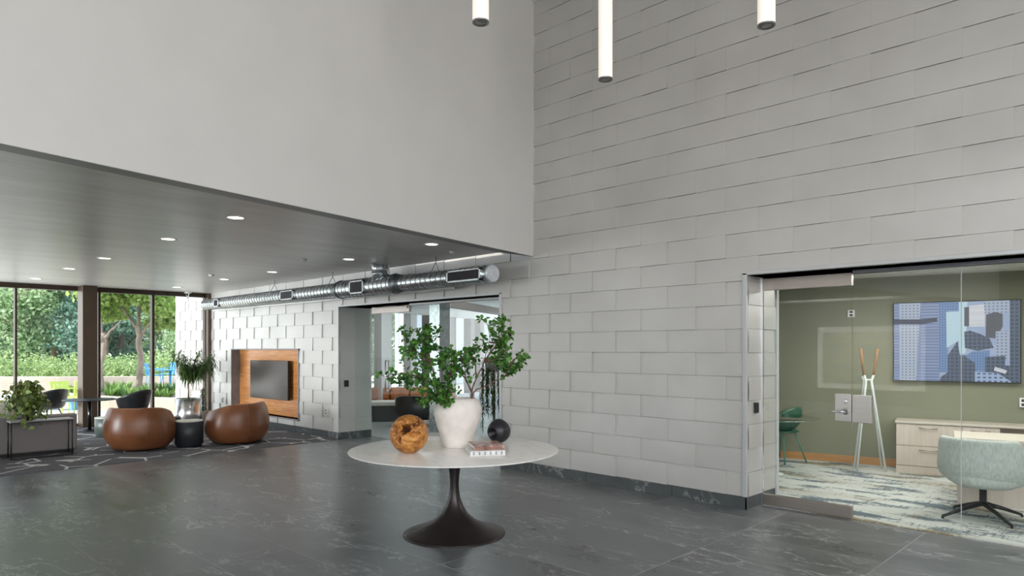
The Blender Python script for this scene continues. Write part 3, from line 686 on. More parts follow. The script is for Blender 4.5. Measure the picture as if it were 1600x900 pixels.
# small wireless box hung before the window
p = P(293, 455, 16.2); t = thing('ceiling_sensor_bracket', 'white bracketed device hanging from ceiling before the windows', 'device', (p.x, p.y, 3.0))
mb = MB(); mb.box(-.13, .13, -.05, .05, -.03, 0); mb.build('mount_plate', M['plate_white'], t, bevel=.01)
mb = MB(); mb.tube([(-.1, 0, -.03), (0, 0, -.15), (.1, 0, -.03)], .012, 6); mb.tube([(.06, 0, -.03), (.06, 0, -.42)], .008, 6); mb.build('bracket', M['plate_white'], t)

# ------------------------------------------------------------------ duct
DY = 6.36
x_end, x_red, x_mid, x_l = xonY(768, DY), xonY(628, DY), xonY(533, DY), xonY(322, DY)
zd = 2.672
dt = thing('spiral_duct', 'exposed galvanised spiral duct hung below ceiling along shingled wall', 'duct', (x_end, DY, zd))
def pipe(mb, xa, xb, r, pitch=.11):
    n = int(abs(xb-xa)/pitch); st = (xb-xa)/n; c48 = [(cos(2*PI*j/48), sin(2*PI*j/48)) for j in range(48)]
    ring = lambda x, rr: [(x, rr*c, rr*q_) for c, q_ in c48]
    for i in range(n):
        x = xa+i*st
        mb.rings([ring(x, r), ring(x+st*.90, r)], cap=False)
        mb.rings([ring(x+st*.88, r), ring(x+st*.90, r+.005), ring(x+st*.98, r+.005), ring(x+st, r)], m=1, cap=False, sm=False)
mb = MB(); pipe(mb, 0, x_red-x_end, .112); mb.build('duct_run', [M['galv'], M['galv_dark']], dt)
mb = MB(); pipe(mb, x_red-x_end-.12, x_mid-x_end, .145); mb.build('duct_run', [M['galv'], M['galv_dark']], dt)
mb = MB(); pipe(mb, x_mid-x_end-.05, x_l-x_end, .118); mb.build('duct_run', [M['galv'], M['galv_dark']], dt)
def cone(xa, ra, xb, rb): return [[(x, r*cos(2*PI*j/40), r*sin(2*PI*j/40)) for j in range(40)] for x, r in ((xa, ra), (xa, ra+.012), (xb, rb+.012), (xb, rb))]
mb = MB(); mb.rings(cone(x_red-x_end+.02, .112, x_red-x_end-.14, .150)); mb.build('reducer', M['galv_dark'], dt); mb = MB(); mb.rings(cone(x_mid-x_end+.03, .147, x_mid-x_end-.1, .12)); mb.build('reducer', M['galv_dark'], dt)
mb = MB(); mb.rings([[(x, r*cos(2*PI*j/40), r*sin(2*PI*j/40)) for j in range(40)] for x, r in ((-.02, .118), (.03, .118), (.03, .105), (.024, .10))]); mb.build('end_cap', mat('pale_duct_cap', (.62, .66, .70), .35, .4), dt)
xr = xonY(594, DY)-x_end
mb = MB(); mb.at((xr, 0, .05)).lathe([(.135, 0), (.135, .12), (.14, .125), (.14, .14), (.135, .145), (.135, .27), (.15, .275), (.15, .327)], 40); mb.build('riser', M['galv'], dt)
def register(u0, u1, r, n, dark=False):
    x0, x1 = xonY(u0, DY-r)-x_end, xonY(u1, DY-r)-x_end; h = r*.72; zc = -.005
    mb = MB(); y = -r-.012
    mb.box(x0, x1, y, -r*.6, zc+h-.02, zc+h); mb.box(x0, x1, y, -r*.6, zc-h, zc-h+.02); mb.box(x0, x0+.03, y, -r*.6, zc-h, zc+h); mb.box(x1-.03, x1, y, -r*.6, zc-h, zc+h)
    g = mb.build('register', M['galv'] if not dark else M['galv'], dt)
    mb = MB(); mb.box(x0+.02, x1-.02, -r-.006, -r*.6, zc-h+.01, zc+h-.01); mb.build('damper', M['duct_dark'], g)
    mb = MB()
    for i in range(n):
        x = x0+.03+(x1-x0-.06)*(i+.5)/n; mb.box(x-.0015, x+.0015, -r-.008, -r-.0, zc-h+.02, zc+h-.02)
    tag_ = mb.build('vane', M['duct_dark'], g)
register(698, 751, .112, 26); register(546, 568, .145, 12); register(438, 458, .118, 12); register(334, 341.5, .118, 8)
for u in (429, 520, 681):
    mb = MB(); x = xonY(u, DY)-x_end; mb.tube([(x, 0, .328), (x, 0, .24)], .006, 6)
    mb.tube([(x, 0, .25), (x-.02, -.12, .02)], .005, 6); mb.tube([(x, 0, .25), (x-.02, .12, .02)], .005, 6)
    mb.build('hanger', M['galv_dark'], dt)
# pale conduit below the duct
mb = MB(); mb.tube([(xonY(330, 6.62), 6.66, 2.56), (xonY(706, 6.62), 6.66, 2.56)], .018, 8); struct(mb.build('trim_8', M['plate_white']), 'pale conduit running under the duct')

# ------------------------------------------------------------------ wall television in niche
tx0, tx1 = xonY(396.5, 6.86), xonY(446, 6.80); tz0, tz1 = .60, 1.415
tv = thing('television', 'switched-off flat television tilted out of the timber recess', 'television', ((tx0+tx1)/2, 6.83, (tz0+tz1)/2), .05)
w, h = (tx1-tx0)/2, (tz1-tz0)/2
mb = MB(); mb.box(-w, w, -.015, .035, -h, h); mb.build('housing', M['black'], tv, bevel=.004)
mb = MB(); mb.box(-w+.010, w-.010, -.0175, -.014, -h+.012, h-.010); mb.build('screen', M['tv_off'], tv)
mb = MB(); mb.box(-.2, .2, .035, .125, -.2, .2); mb.build('wall_mount', M['black'], tv)
# plates
def outlet(name, label, cat, x, y, z, face='y', dark=False, w=.035, h=.06):
    t = thing(name, label, cat, (x, y, z), 0 if face == 'y' else PI/2)
    mb = MB(); mb.box(-w, w, -.04, 0, -h, h); mb.build('face_plate', M['black_plastic'] if dark else M['plate_white'], t, bevel=.003)
    for s in (-1, 1):
        mb = MB(); mb.box(-w*.45, w*.45, -.043, -.039, s*h*.45-h*.28, s*h*.45+h*.28); mb.build('socket', M['plate_white'] if dark and 0 else M['black_plastic'], t)
    return t
outlet('wall_outlet', 'white wall outlet with dark sockets, right of timber recess', 'outlet', xonY(512, YW), YW-.0, EYE-(643-VH)/FPX*12.9)
outlet('wall_outlet', 'white wall outlet between windows and timber recess', 'outlet', xonY(349, YW), YW-.0, EYE-(625-VH)/FPX*16.1)
outlet('wall_switch', 'black switch plate on reveal left of side lounge glass', 'switch', XL0, yonX(540, XL0), EYE-(599-VH)/FPX*12.7, 'x', True, .045, .06)
outlet('wall_switch', 'small black control on reveal left of meeting room door', 'switch', XR0, yonX(1178.5, XR0), EYE-(637.5-VH)/FPX*7.2, 'x', True, .03, .055)

# ------------------------------------------------------------------ lounge furniture
def barrel(label, c, rz):
    t = thing('barrel_chair', label, 'chair', (c.x, c.y, .008), rz, 'brown leather barrel chairs')
    # local frame: back towards -y, front towards +y
    n = 72; K = 14; A = 2.45; fr = .40
    def rout(tt): return .40+.145*(1-((.46-tt)/.46)**2) if tt < .46 else .545-.075*((tt-.46)/.54)**2.4
    rings = []
    for j in range(n+1):
        a = -A+2*A*j/n; bk = cos(a)                       # 1 at the back, negative to the front
        q_ = max(0, min(1, (bk+.75)/1.45)); Ht = .56+.125*q_*q_*(3-2*q_)
        ring = []
        for k in range(K+1):
            tt = k/K; z = .03+tt*(Ht-.03); r = rout(tt)
            ring.append((r, z))
        e = .055; r1, z1 = ring[-1]
        ring += [(r1-.010, z1+.014), (r1-.028, z1+.022), (r1-.055, z1+.022), (r1-.078, z1+.010), (r1-.088, z1-.02), (r1-.10, z1-.08), (r1-.13, .38), (r1-.15, .26), (.15, .24), (.15, .03)]
        pts = []
        for r, z in ring:
            x, y = sin(a)*r*1.0, -cos(a)*r*.98
            y = min(y, fr)
            pts.append((x, y, z))
        rings.append(pts)
    mb = MB(); mb.rings(rings, closed=True, cap=True); mb.build('shell', M['leather'], t)
    mb = MB(); m = 40; rg = []
    for z, s in ((.20, .97), (.22, 1), (.38, 1), (.415, .97), (.43, .88), (.435, .5)):
        rg.append([(sin(2*PI*j/m)*.375*s, min(-cos(2*PI*j/m)*.375*s+.0, .375*s), z) for j in range(m)])
    mb.rings(rg); mb.box(-.26, .26, .15, .385, .06, .40); mb.build('seat_cushion', M['leather_in'], t)
    mb = MB(); mb.lathe([(.27, -.002), (.27, .035)], 32); mb.build('plinth', M['black'], t)
    mb = MB(); a = .55; r0 = [(sin(a)*(rout(k/10)+.001), -cos(a)*.98*(rout(k/10)+.001), .03+k/10*(.66)) for k in range(11)]; mb.tube(r0, .003, 5); mb.build('seam', M['leather_in'], t); mb = MB()
    a = -.55; r0 = [(sin(a)*(rout(k/10)+.001), -cos(a)*.98*(rout(k/10)+.001), .03+k/10*(.66)) for k in range(11)]; mb.tube(r0, .003, 5); mb.build('seam', M['leather_in'], t)
    return t
def ground(u, dep): p = P(u, 0, dep); return Vector((p.x, p.y, 0))
barrel('brown leather barrel chair with its back to the room, beside black drum', ground(219.5, 11.35), CAMYAW+.10)
barrel('brown leather barrel chair turned sideways in front of the timber recess', ground(370.5, 12.15), CAMYAW+1.3)
def drum(name, label, c, r, h, body, top, foot=True):
    t = thing(name, label, 'table', (c.x, c.y, .008))
    mb = MB(); mb.lathe([(r*.88, 0), (r*.88, .035), (r, .045), (r, h-.02), (r*.98, h-.018)], 48); mb.build('drum_body', body, t)
    mb = MB(); mb.lathe([(r*.99, h-.019), (r*1.0, h-.016), (r*1.0, h-.002), (r*.99, h), (.0005, h)], 48); mb.build('tabletop', top, t)
drum('drum_table', 'black drum side table with pale top between two brown chairs', ground(295.5, 11.65), .222, .445, M['blackwood'], M['stone_top'])
drum('drum_table', 'low dark green drum table left of the brown chair', ground(170, 13.05), .235, .36, M['green_drum'], M['stone_top'])
drum('drum_table', 'dark drum table mostly hidden behind the right edge of brown chair', ground(267, 13.0), .17, .36, M['blackwood'], M['blackwood'])

# sofa seen from behind
sp = Vector((-12.74, yonX(121, -12.74), .008))
sf = thing('sofa', 'grey upholstered sofa seen from behind at left edge', 'sofa', sp, 0)
sw = 2.6
def soft(parent, name, b, m, bev=.04): mb = MB(); mb.box(*b); return mb.build(name, m, parent, bevel=bev, seg=4)
soft(sf, 'backrest', (-.22, 0, -sw, 0, .05, .615), M['sofa'], .03)
soft(sf, 'armrest', (-.95, -.225, -.2, 0, .05, .50), M['sofa']); soft(sf, 'armrest', (-.95, -.225, -sw, -sw+.2, .05, .50), M['sofa'])
soft(sf, 'seat', (-.97, -.225, -sw+.205, -.205, .05, .30), M['sofa']); soft(sf, 'seat_cushion', (-.98, -.225, -1.295, -.21, .305, .43), M['sofa']); soft(sf, 'seat_cushion', (-.98, -.225, -sw+.21, -1.305, .305, .43), M['sofa'])
mb = MB(); mb.box(-.9, -.03, -sw+.05, -.05, 0, .05); mb.build('plinth', M['black'], sf)
def pillow(label, c, w, h, d, rz, rx, m):
    mb = MB(); n = 12; vs = []; fs = []
    for s in (1, -1):
        b = len(vs)
        for i in range(n+1):
            for j in range(n+1):
                x, y = -1+2*i/n, -1+2*j/n; t = ((1-x**4)*(1-y**4))**.45
                vs.append((x*w/2*(1-.06*(1-y*y)*-1-.03), s*d/2*t, y*h/2))
        for i in range(n):
            for j in range(n):
                q = (b+i*(n+1)+j, b+(i+1)*(n+1)+j, b+(i+1)*(n+1)+j+1, b+i*(n+1)+j+1); fs.append(q if s < 0 else q[::-1])
    mb.add(vs, fs, 0, True); o = mb.build('cushion', m); o.location = c; o.rotation_euler = (rx, 0, rz); return tag(o, label, 'cushion')
pillow('cream boucle cushion propped on grey sofa at picture left', (-13.15, yonX(4, -13.15), .655), .46, .42, .16, PI/2, .15, M['pillow'])
pillow('small tan cushion beside the cream cushion on grey sofa', (-13.12, yonX(16, -13.12)-.28, .58), .34, .26, .12, PI/2, .2, M['tan_pillow'])
# console behind sofa
cx_ = -12.52; y0c, y1c = yonX(14, cx_), yonX(111.5, cx_)
cn = thing('console_table', 'slim console table of black tube standing behind grey sofa', 'table', (cx_, (y0c+y1c)/2, .008))
hl = (y1c-y0c)/2; r = .009; hh = .575
for s in (-1, 1):
    mb = MB(); mb.tube([(-.13, s*(hl-.01), hh-.03), (-.13, s*(hl-.01), .01), (.10, s*(hl-.01), .01), (.10, s*(hl-.01), hh-.03)], r, 8); mb.build('leg', M['black'], cn)
mb = MB(); mb.box(.09, .11, -hl, hl, 0.002, .02); mb.build('foot_rail', M['black'], cn); mb = MB(); mb.box(-.14, .12, -hl, hl, hh-.035, hh-.018); mb.build('frame', M['black'], cn)
mb = MB(); mb.box(-.145, .125, -hl-.005, hl+.005, hh-.018, hh); mb.build('tabletop', mat('grey_console_top', (.36, .36, .36), .4), cn, bevel=.003)
# vine plant on the console
pc = Vector((cx_-.01, yonX(43, cx_), .008+hh)); r_ = random.Random(12)
vp = thing('trailing_plant', 'bushy trailing vine plant spilling over the black console table', 'plant', pc)
mb = MB(); mb.lathe([(.07, 0), (.085, .1), (.09, .13), (.08, .13), (.075, .1)], 24); mb.build('pot', M['black_ceramic'], vp)
sb, lb = MB(), MB()
for i in range(64):
    a = r_.uniform(0, 2*PI); R = r_.uniform(.08, .28); up = r_.uniform(.15, .50); dr = r_.uniform(-.08, .30)
    if R*abs(cos(a)) > .26: dr = min(dr, .3)
    p0 = Vector((0, 0, .12)); p1 = Vector((cos(a)*R*.45, sin(a)*R*.5, .12+up)); p2 = Vector((cos(a)*R*.8, sin(a)*R, .12+up*.6)); p3 = Vector((cos(a)*R*.9+.03, sin(a)*R*1.1, .10+up*.5-dr))
    if p3.z < .03 and not (p3.x > .17): p3.x = .2 if p3.x > -.05 else p3.x; p3.z = max(p3.z, .03) if p3.x < .17 else p3.z
    q = resample([p0, p1, p2, p3], 12); sb.tube(q, .0025, 5)
    for k in range(2, 12):
        for _ in range(2):
            d = (rnd_dir(r_)+Vector((cos(a)*.5, sin(a)*.5, -.9))).normalized(); L = r_.uniform(.05, .095)
            c = q[k]+rnd_dir(r_)*.03; nn = Vector((cos(a), sin(a), .5))+rnd_dir(r_)*.6
            s = d.cross(nn).normalized(); n2 = s.cross(d)
            vs = [c, c+d*L*.18+s*L*.30, c+d*L*.5+s*L*.30+n2*.004, c+d*L*1.0, c+d*L*.5-s*L*.30+n2*.004, c+d*L*.18-s*L*.30]
            if min(v.z for v in vs) < .012 and not min(v.x for v in vs) > .14: continue
            lb.add([tuple(v) for v in vs], [(0, 1, 2, 3), (0, 3, 4, 5)])
sb.build('stem', M['twig'], vp); lb.build('foliage', M['leaf_pothos'], vp)

# high table and tub chairs near the windows
hc = ground(140, 13.85)
ht = thing('cafe_table', 'round black table on a central post beside bronze column', 'table', (hc.x, hc.y, .008))
mb = MB(); mb.lathe([(.20, 0), (.20, .012), (.19, .016), (.04, .018)], 40); mb.build('base', M['black'], ht)
mb = MB(); mb.lathe([(.032, .015), (.032, .62)], 24); mb.build('post', mat('black_chromed_post', (.05, .05, .055), .15, .9), ht)
mb = MB(); mb.lathe([(.3, .615), (.47, .62), (.475, .632), (.465, .637), (.0005, .637)], 64); mb.build('tabletop', M['black'], ht)
def tub(label, c, rz):
    t = thing('tub_chair', label, 'chair', (c.x, c.y, .008), rz, 'black tub chairs by the windows')
    n, K = 40, 10; A = 2.2; rings = []
    for j in range(n+1):
        a = -A+2*A*j/n; bk = max(0, (cos(a)+.6)/1.6); Ht = .60+.19*bk**1.3; rt = .33+.04*bk
        ring = []
        for k in range(K+1):
            tt = k/K; r = .24+(rt-.24)*tt**.5; ring.append((r, .36+tt*(Ht-.36)))
        ring += [(ring[-1][0]-.022, Ht+.006)] + [(r-.03, z+.012) for r, z in reversed(ring[:-1])] + [(.05, .375), (.05, .345)]
        rings.append([(sin(a)*r, -cos(a)*r, z) for r, z in ring])
    mb = MB(); mb.rings(rings); mb.at((0, .04, .35)).lathe([(.05, 0), (.24, .01), (.27, .035), (.26, .06), (.0005, .065)], 32); mb.build('shell', M['black_plastic'], t)
    for sx in (-1, 1):
        for sy in (-1, 1):
            mb = MB(); mb.tube([(sx*.12, sy*.12, .355), (sx*.24, sy*.24, 0)], [.012, .008], 8); mb.build('leg', M['black'], t)
tub('black tub chair right of the bronze column, behind brown chair', ground(208, 14.6), CAMYAW+1.35)
tub('black tub chair left of the column, behind the trailing plant', ground(77, 14.9), CAMYAW+1.2)

# steel planter with narrow-leaved tree
pl = ground(294.5, 15.3)
ind = thing('potted_tree', 'narrow-leaved indoor tree in a brushed steel planter by window', 'plant', (pl.x, pl.y, .008))
mb = MB(); mb.lathe([(.265, 0), (.27, .005), (.27, .55), (.255, .55), (.25, .50), (.0005, .50)], 48); mb.build('planter', M['steel'], ind)
mb = MB(); mb.lathe([(.249, .49), (.2, .515), (.0005, .525)], 32, cap=False); mb.build('soil', M['soil'], ind)
r_ = random.Random(4); sb, lb = MB(), MB()
def strap(lb, c, d, L, w, r_, droop=.5):
    s = d.cross(Vector((0, 0, 1))); s = s.normalized() if s.length > .01 else Vector((1, 0, 0)); vs = []; pts = []
    for k in range(4):
        t = k/3; p = c+d*L*t+Vector((0, 0, -droop*L*t*t)); pts.append(p); wd = w*(1, 1.0, .8, .05)[k]
        vs += [tuple(p-s*wd/2), tuple(p+s*wd/2)]
    lb.add(vs, [(0, 1, 3, 2), (2, 3, 5, 4), (4, 5, 7, 6)])
heads = []
for i in range(12):
    a = i*2.4+r_.uniform(0, .5); top = Vector((cos(a)*.40+.12*CA, sin(a)*.40+.12*CB, r_.uniform(1.25, 1.62))); f = .98
    q = [Vector((r_.uniform(-.03, .03), 0, .5)), Vector((.01, 0, .95)), Vector((0, 0, 1.0)).lerp(top, .35), top]
    sb.tube(resample(q, 10), [.014-.001*k for k in range(10)], 6); heads.append(resample(q, 14)[8:])
for h in heads:
    for p in h:
        for _ in range(19):
            d = (rnd_dir(r_)+Vector((0, 0, .35))).normalized(); strap(lb, p+rnd_dir(r_)*.05, d, r_.uniform(.16, .28), .017, r_, .7)
for i in range(90):
    a = r_.uniform(0, 2*PI); d = Vector((cos(a), sin(a), .5)).normalized(); strap(lb, Vector((cos(a)*.12, sin(a)*.12, .52)), d, r_.uniform(.12, .24), .02, r_, .5)
sb.build('trunk', M['twig'], ind); lb.build('foliage', M['leaf_dark'], ind)
# small plant in the window corner
p2 = ground(317, 15.9); fp = thing('corner_plant', 'slim bushy plant in dark pot tucked in window corner', 'plant', (p2.x, p2.y, .008)); lb = MB()
mb = MB(); mb.lathe([(.09, 0), (.12, .22), (.105, .22), (.1, .17)], 24); mb.build('pot', M['concrete'], fp)
for i in range(150):
    a = r_.uniform(0, 2*PI); z = r_.uniform(.2, .75); d = Vector((cos(a), sin(a), .4)).normalized(); strap(lb, Vector((0, 0, z)), d, r_.uniform(.08, .17), .022, r_, .8)
mb = MB(); mb.tube([(0, 0, .15), (0, 0, .75)], .012, 6); mb.build('stem', M['twig'], fp); lb.build('foliage', M['leaf_dark'], fp)

# ------------------------------------------------------------------ meeting room behind the right opening
RO = math.radians(12.0); X2 = Vector((cos(RO), sin(RO))); N2 = Vector((sin(RO), -cos(RO)))   # N2 faces the camera
g0 = G(1212, 715); GO = Vector((g0.x, g0.y))
def sX2(u, off=0.0):       # distance along the green wall seen at picture column u
    q = ray(u); o = GO+N2*off; t = (o.x*X2.y-o.y*X2.x)/(q.x*X2.y-q.y*X2.x); return (q*t-o).dot(X2), t
def W2(s, off=0.0, z=0.0): p = GO+X2*s+N2*off; return Vector((p.x, p.y, z))
def zat(v, t): return EYE-(v-VH)/FPX*t
mb = MB().at((GO.x, GO.y, 0), RO); mb.box(-1.2, 9, 0, .12, 0, 2.75); struct(mb.build('wall_green', M['green_wall']), 'sage green meeting room wall')
mb = MB().at((GO.x, GO.y, 0), RO); mb.box(-1.2, 9, -.015, 0, .008, .115); struct(mb.build('baseboard_green', M['baseboard_wood'], bevel=.003), 'amber timber baseboard under green wall')
mb = MB(); mb.box(-5.05, -4.9, 7.49, 10.9, 0, 2.75); struct(mb.build('wall_partition', M['green_wall']))
mb = MB(); mb.box(5.6, 5.75, 7.2, 12.4, 0, 2.75); struct(mb.build('wall_meeting_east', M['green_wall']))
mb = MB(); prism(mb, [(-5.0, 7.49), (6.3, 7.49), (6.3, 12.7), (-5.0, 10.5)], 2.68, 2.75); struct(mb.build('ceiling_meeting', M['office_ceiling']))
# big screen
s0, t0 = sX2(1395.5, .07); s1, t1 = sX2(1595.7, .07); z1, z0 = zat(473.4, t0), zat(595, t0)
tvo = thing('wall_screen', 'large wall screen showing blue skyscrapers on the green wall', 'television', W2((s0+s1)/2, .07, (z0+z1)/2), RO)
w, h = (s1-s0)/2, (z1-z0)/2
mb = MB(); mb.box(-w, w, 0, .065, -h, h); mb.build('housing', M['black'], tvo, bevel=.004)
def scr(name, a, b, sx, sy, mortar=.2, st=.8):
    t = NT(name); br = t.n('TexBrick'); t.l(t.pos(rot=(PI/2, 0, 0)), br.inputs['Vector']); br.offset = 0
    br.inputs['Scale'].default_value = 1; br.inputs['Brick Width'].default_value = sx; br.inputs['Row Height'].default_value = sy; br.inputs['Mortar Size'].default_value = mortar*min(sx, sy); br.inputs['Mortar Smooth'].default_value = .2
    br.inputs['Color1'].default_value = (*a, 1); br.inputs['Color2'].default_value = (*[x*.8 for x in a], 1); br.inputs['Mortar'].default_value = (*b, 1)
    n = t.noise(t.pos(), 5, 4); c = t.mix(t.math('MULTIPLY', n, .35), br.outputs[0], b)
    t.col((0, 0, 0)); t.l(c, t.b.inputs['Emission Color']); t.b.inputs['Emission Strength'].default_value = st; t.set(.3); return t.m
SM = [scr('screen_haze', (.42, .50, .70), (.36, .44, .66), .3, .2), scr('screen_grid_tower', (.08, .10, .22), (.42, .48, .62), .045, .04, .35), scr('screen_slab_tower', (.36, .42, .62), (.16, .22, .42), .4, .04, .3),
      scr('screen_band', (.02, .025, .07), (.04, .05, .1), .02, .04), scr('screen_blue_tower', (.05, .10, .27), (.18, .30, .55), .03, .035, .3), scr('screen_dark_tower', (.03, .04, .07), (.09, .12, .20), .05, .05),
      scr('screen_bright_tower', (.62, .82, .88), (.55, .74, .86), .5, .5), scr('screen_white_tower', (.80, .80, .82), (.66, .67, .78), .5, .02), scr('screen_brown_tower', (.07, .07, .09), (.11, .11, .15), .01, .3), scr('screen_low_roofs', (.05, .07, .13), (.38, .48, .72), .06, .05, .3)]
mb = MB(); k = 0
def sp_(pts, m):
    global k
    q = [(-w+(x-88)/(1142-88)*2*w, -.002-.00012*k, h-(y-118)/(780-118)*2*h) for x, y in pts]; k += 1
    lim = lambda v, a: max(-a+.012, min(a-.012, v)); q = [(lim(x, w), y, lim(z, h)) for x, y, z in q]
    n = len(q); mb.add(q, [tuple(range(n))], m)
sp_([(80, 790), (1150, 790), (1150, 100), (80, 100)], 0)
sp_([(80, 790), (345, 790), (345, 110), (80, 110)], 2); sp_([(145, 790), (290, 790), (330, 110), (140, 110)], 1); sp_([(345, 790), (490, 790), (490, 110), (330, 110)], 2)
sp_([(80, 300), (330, 305), (470, 285), (470, 250), (330, 262), (80, 258)], 3)
sp_([(490, 700), (560, 700), (560, 110), (482, 110)], 4); sp_([(550, 500), (650, 440), (650, 205), (545, 205)], 6); sp_([(650, 560), (705, 540), (720, 110), (650, 110)], 6); sp_([(560, 200), (650, 200), (650, 120), (560, 120)], 4)
sp_([(735, 330), (860, 330), (860, 150), (735, 160)], 7); sp_([(695, 325), (733, 325), (733, 170), (695, 170)], 8); sp_([(860, 230), (1055, 230), (1055, 110), (850, 110)], 1)
sp_([(865, 420), (950, 425), (1000, 330), (1000, 230), (940, 215), (870, 235)], 8); sp_([(700, 500), (800, 525), (930, 500), (900, 430), (830, 390), (740, 360), (695, 370)], 5)
sp_([(945, 560), (1050, 600), (1050, 360), (945, 370)], 1); sp_([(1055, 640), (1150, 660), (1150, 100), (1055, 100)], 5)
sp_([(560, 560), (640, 445), (660, 560), (790, 560), (790, 790), (490, 790), (500, 740), (560, 700)], 5); sp_([(700, 570), (760, 530), (900, 520), (880, 790), (790, 790), (780, 620)], 4)
sp_([(860, 575), (1020, 560), (1020, 640), (1150, 640), (1150, 790), (860, 790)], 5); sp_([(780, 690), (960, 700), (1075, 790), (780, 790)], 9); sp_([(940, 650), (1035, 680), (1020, 705), (930, 680)], 7)
mb.build('screen', SM, tvo)
# thermostat, outlet
s, t = sX2(1330, .02); o = outlet('thermostat', 'small white thermostat on green wall left of big screen', 'thermostat', 0, 0, 0); o.location = W2(s, .0, zat(490, t)); o.rotation_euler = (0, 0, RO)
for c in o.children: c.scale = (1.3, .8, .85)
s, t = sX2(1598, .02); o = outlet('wall_outlet', 'white outlet plate on green wall below big screen', 'outlet', 0, 0, 0); o.location = W2(s, .0, zat(629, t)); o.rotation_euler = (0, 0, RO)
# coat stand
c0 = ground(1361, 9.35); cs = thing('coat_stand', 'pale coat stand of crossed legs with wooden tips, by green wall', 'coat stand', (c0.x, c0.y, .008), CAMYAW)
def cs_pt(u, v, D): p = P(u, v, D)-Vector((c0.x, c0.y, .008)); return (p.dot(CAMR), p.dot(CAMD), p.z)
def leg(pts, dz=0):
    mb = MB(); mb.tube(pts, [.013, .017, .016][:len(pts)], 10); mb.build('leg', M['mint_paint'], cs)
leg([(-.255, -.12, 0), (-.075, -.01, 1.22), (-.10, -.01, 1.30)]); leg([(.138, -.12, 0), (-.0, -.01, 1.22), (.03, -.01, 1.30)])
leg([(-.168, .13, 0), (-.085, .015, 1.22), (-.11, .015, 1.28)]); leg([(.216, .13, 0), (.01, .015, 1.22), (.035, .015, 1.28)])
mb = MB(); mb.tube([(-.085, 0, 1.235), (.012, 0, 1.235)], .012, 8); mb.build('crossbar', M['mint_paint'], cs)
for pts in ([(-.10, -.01, 1.30), (-.145, -.01, 1.66)], [(.03, -.01, 1.30), (.085, -.01, 1.66)]):
    mb = MB(); mb.tube(pts, [.018, .020], 12); mb.build('peg', M['peg_wood'], cs)
# credenza
OFF = .46
sa, ta = sX2(1400, OFF); zt_ = zat(657, ta); sb_, _ = sX2(1503, OFF); sc_, _ = sX2(1563, OFF)
cr = thing('credenza', 'long whitewashed oak credenza with drawers against green wall', 'cabinet', W2(sa, 0, .008), RO)
Lc = 4.2; H1 = zt_-.008
mb = MB(); mb.box(0, sb_-sa, -OFF+.02, -.02, .0, H1-.03); mb.box(sb_-sa, sc_-sa, -OFF+.02, -.02, .35, H1-.03); mb.box(Lc-.6, Lc, -OFF+.02, -.02, 0, H1-.03); mb.box(sb_-sa, Lc-.6, -.05, -.02, 0, H1-.03); mb.box(sc_-sa, Lc-.6, -OFF+.02, -.02, .35, .37); mb.build('carcass', M['pale_wood'], cr)
mb = MB(); mb.box(-.012, Lc+.01, -OFF-.015, -.018, H1-.03, H1); mb.build('worktop', M['pale_wood_top'], cr, bevel=.003)
def drawer(x0, x1, z0, z1, hx=None):
    mb = MB(); mb.box(x0+.004, x1-.004, -OFF, -OFF+.02, z0+.003, z1-.003); d = mb.build('drawer', M['pale_wood'], cr, bevel=.002)
    m = (x0+x1)/2 if hx is None else hx; z = z1-.05
    mb = MB(); mb.tube([(m-.10, -OFF, z), (m-.10, -OFF-.022, z), (m+.10, -OFF-.022, z), (m+.10, -OFF, z)], .006, 8); mb.build('handle', M['rail_bronze'], d)
drawer(0, sb_-sa, H1*.50+.02, H1-.035); drawer(0, sb_-sa, .10, H1*.50+.02); drawer(sb_-sa, sc_-sa-.0, H1-.18, H1-.035)
mb = MB(); mb.box(.0, sb_-sa, -OFF+.0, -OFF+.02, .0, .095); mb.build('kickboard', M['pale_wood'], cr)
# desk
dk0 = G(1491, 786.5); hzD = zat(684, FPX*EYE/(786.5-VH))
dk = thing('desk', 'whitewashed oak desk with full front panel behind aqua chair', 'desk', (dk0.x, dk0.y, .008), RO)
mb = MB(); mb.box(.03, 3.0, 0, .03, 0, hzD-.04); mb.build('front_panel', M['pale_wood'], dk)
mb = MB(); mb.box(.03, .06, .03, .62, 0, hzD-.04); mb.build('end_panel', M['pale_wood'], dk); mb = MB(); mb.box(2.94, 2.97, .03, .62, 0, hzD-.04); mb.build('end_panel', M['pale_wood'], dk)
mb = MB(); mb.box(0, 3.03, -.03, .70, hzD-.04, hzD); mb.build('worktop', M['pale_wood_top'], dk, bevel=.003)
# aqua swivel chair
ac = ground(1536, 6.86); CHR = CAMYAW-.88; ch = thing('swivel_chair', 'pale aqua upholstered swivel chair on black star base', 'chair', (ac.x, ac.y, .008), CHR)
n, K = 64, 12; A = 2.5; rings = []
for j in range(n+1):
    a = -A+2*A*j/n; bk = max(0, min(1, (cos(a)-.02)/.42)); bk = bk*bk*(3-2*bk); Ht = .52+.235*bk
    ring = []; rt = .385
    for k2 in range(K+1):
        tt = k2/K; r = .12+(rt-.12)*math.sin(PI/2*min(1, tt*1.75))**.62 if tt < .57 else rt-(tt-.57)*.04*bk
        ring.append((r, .27+tt*(Ht-.27)))
    r1, z1_ = ring[-1]
    ring += [(r1-.02, z1_+.022), (r1-.05, z1_+.022), (r1-.075, z1_-.01), (r1-.09, .47), (r1-.10, .40), (.10, .36), (.10, .27)]
    rings.append([(sin(a)*r*1.03, -cos(a)*r*.92, z) for r, z in ring])
mb = MB(); mb.rings(rings); mb.build('shell', M['chair_fabric'], ch)
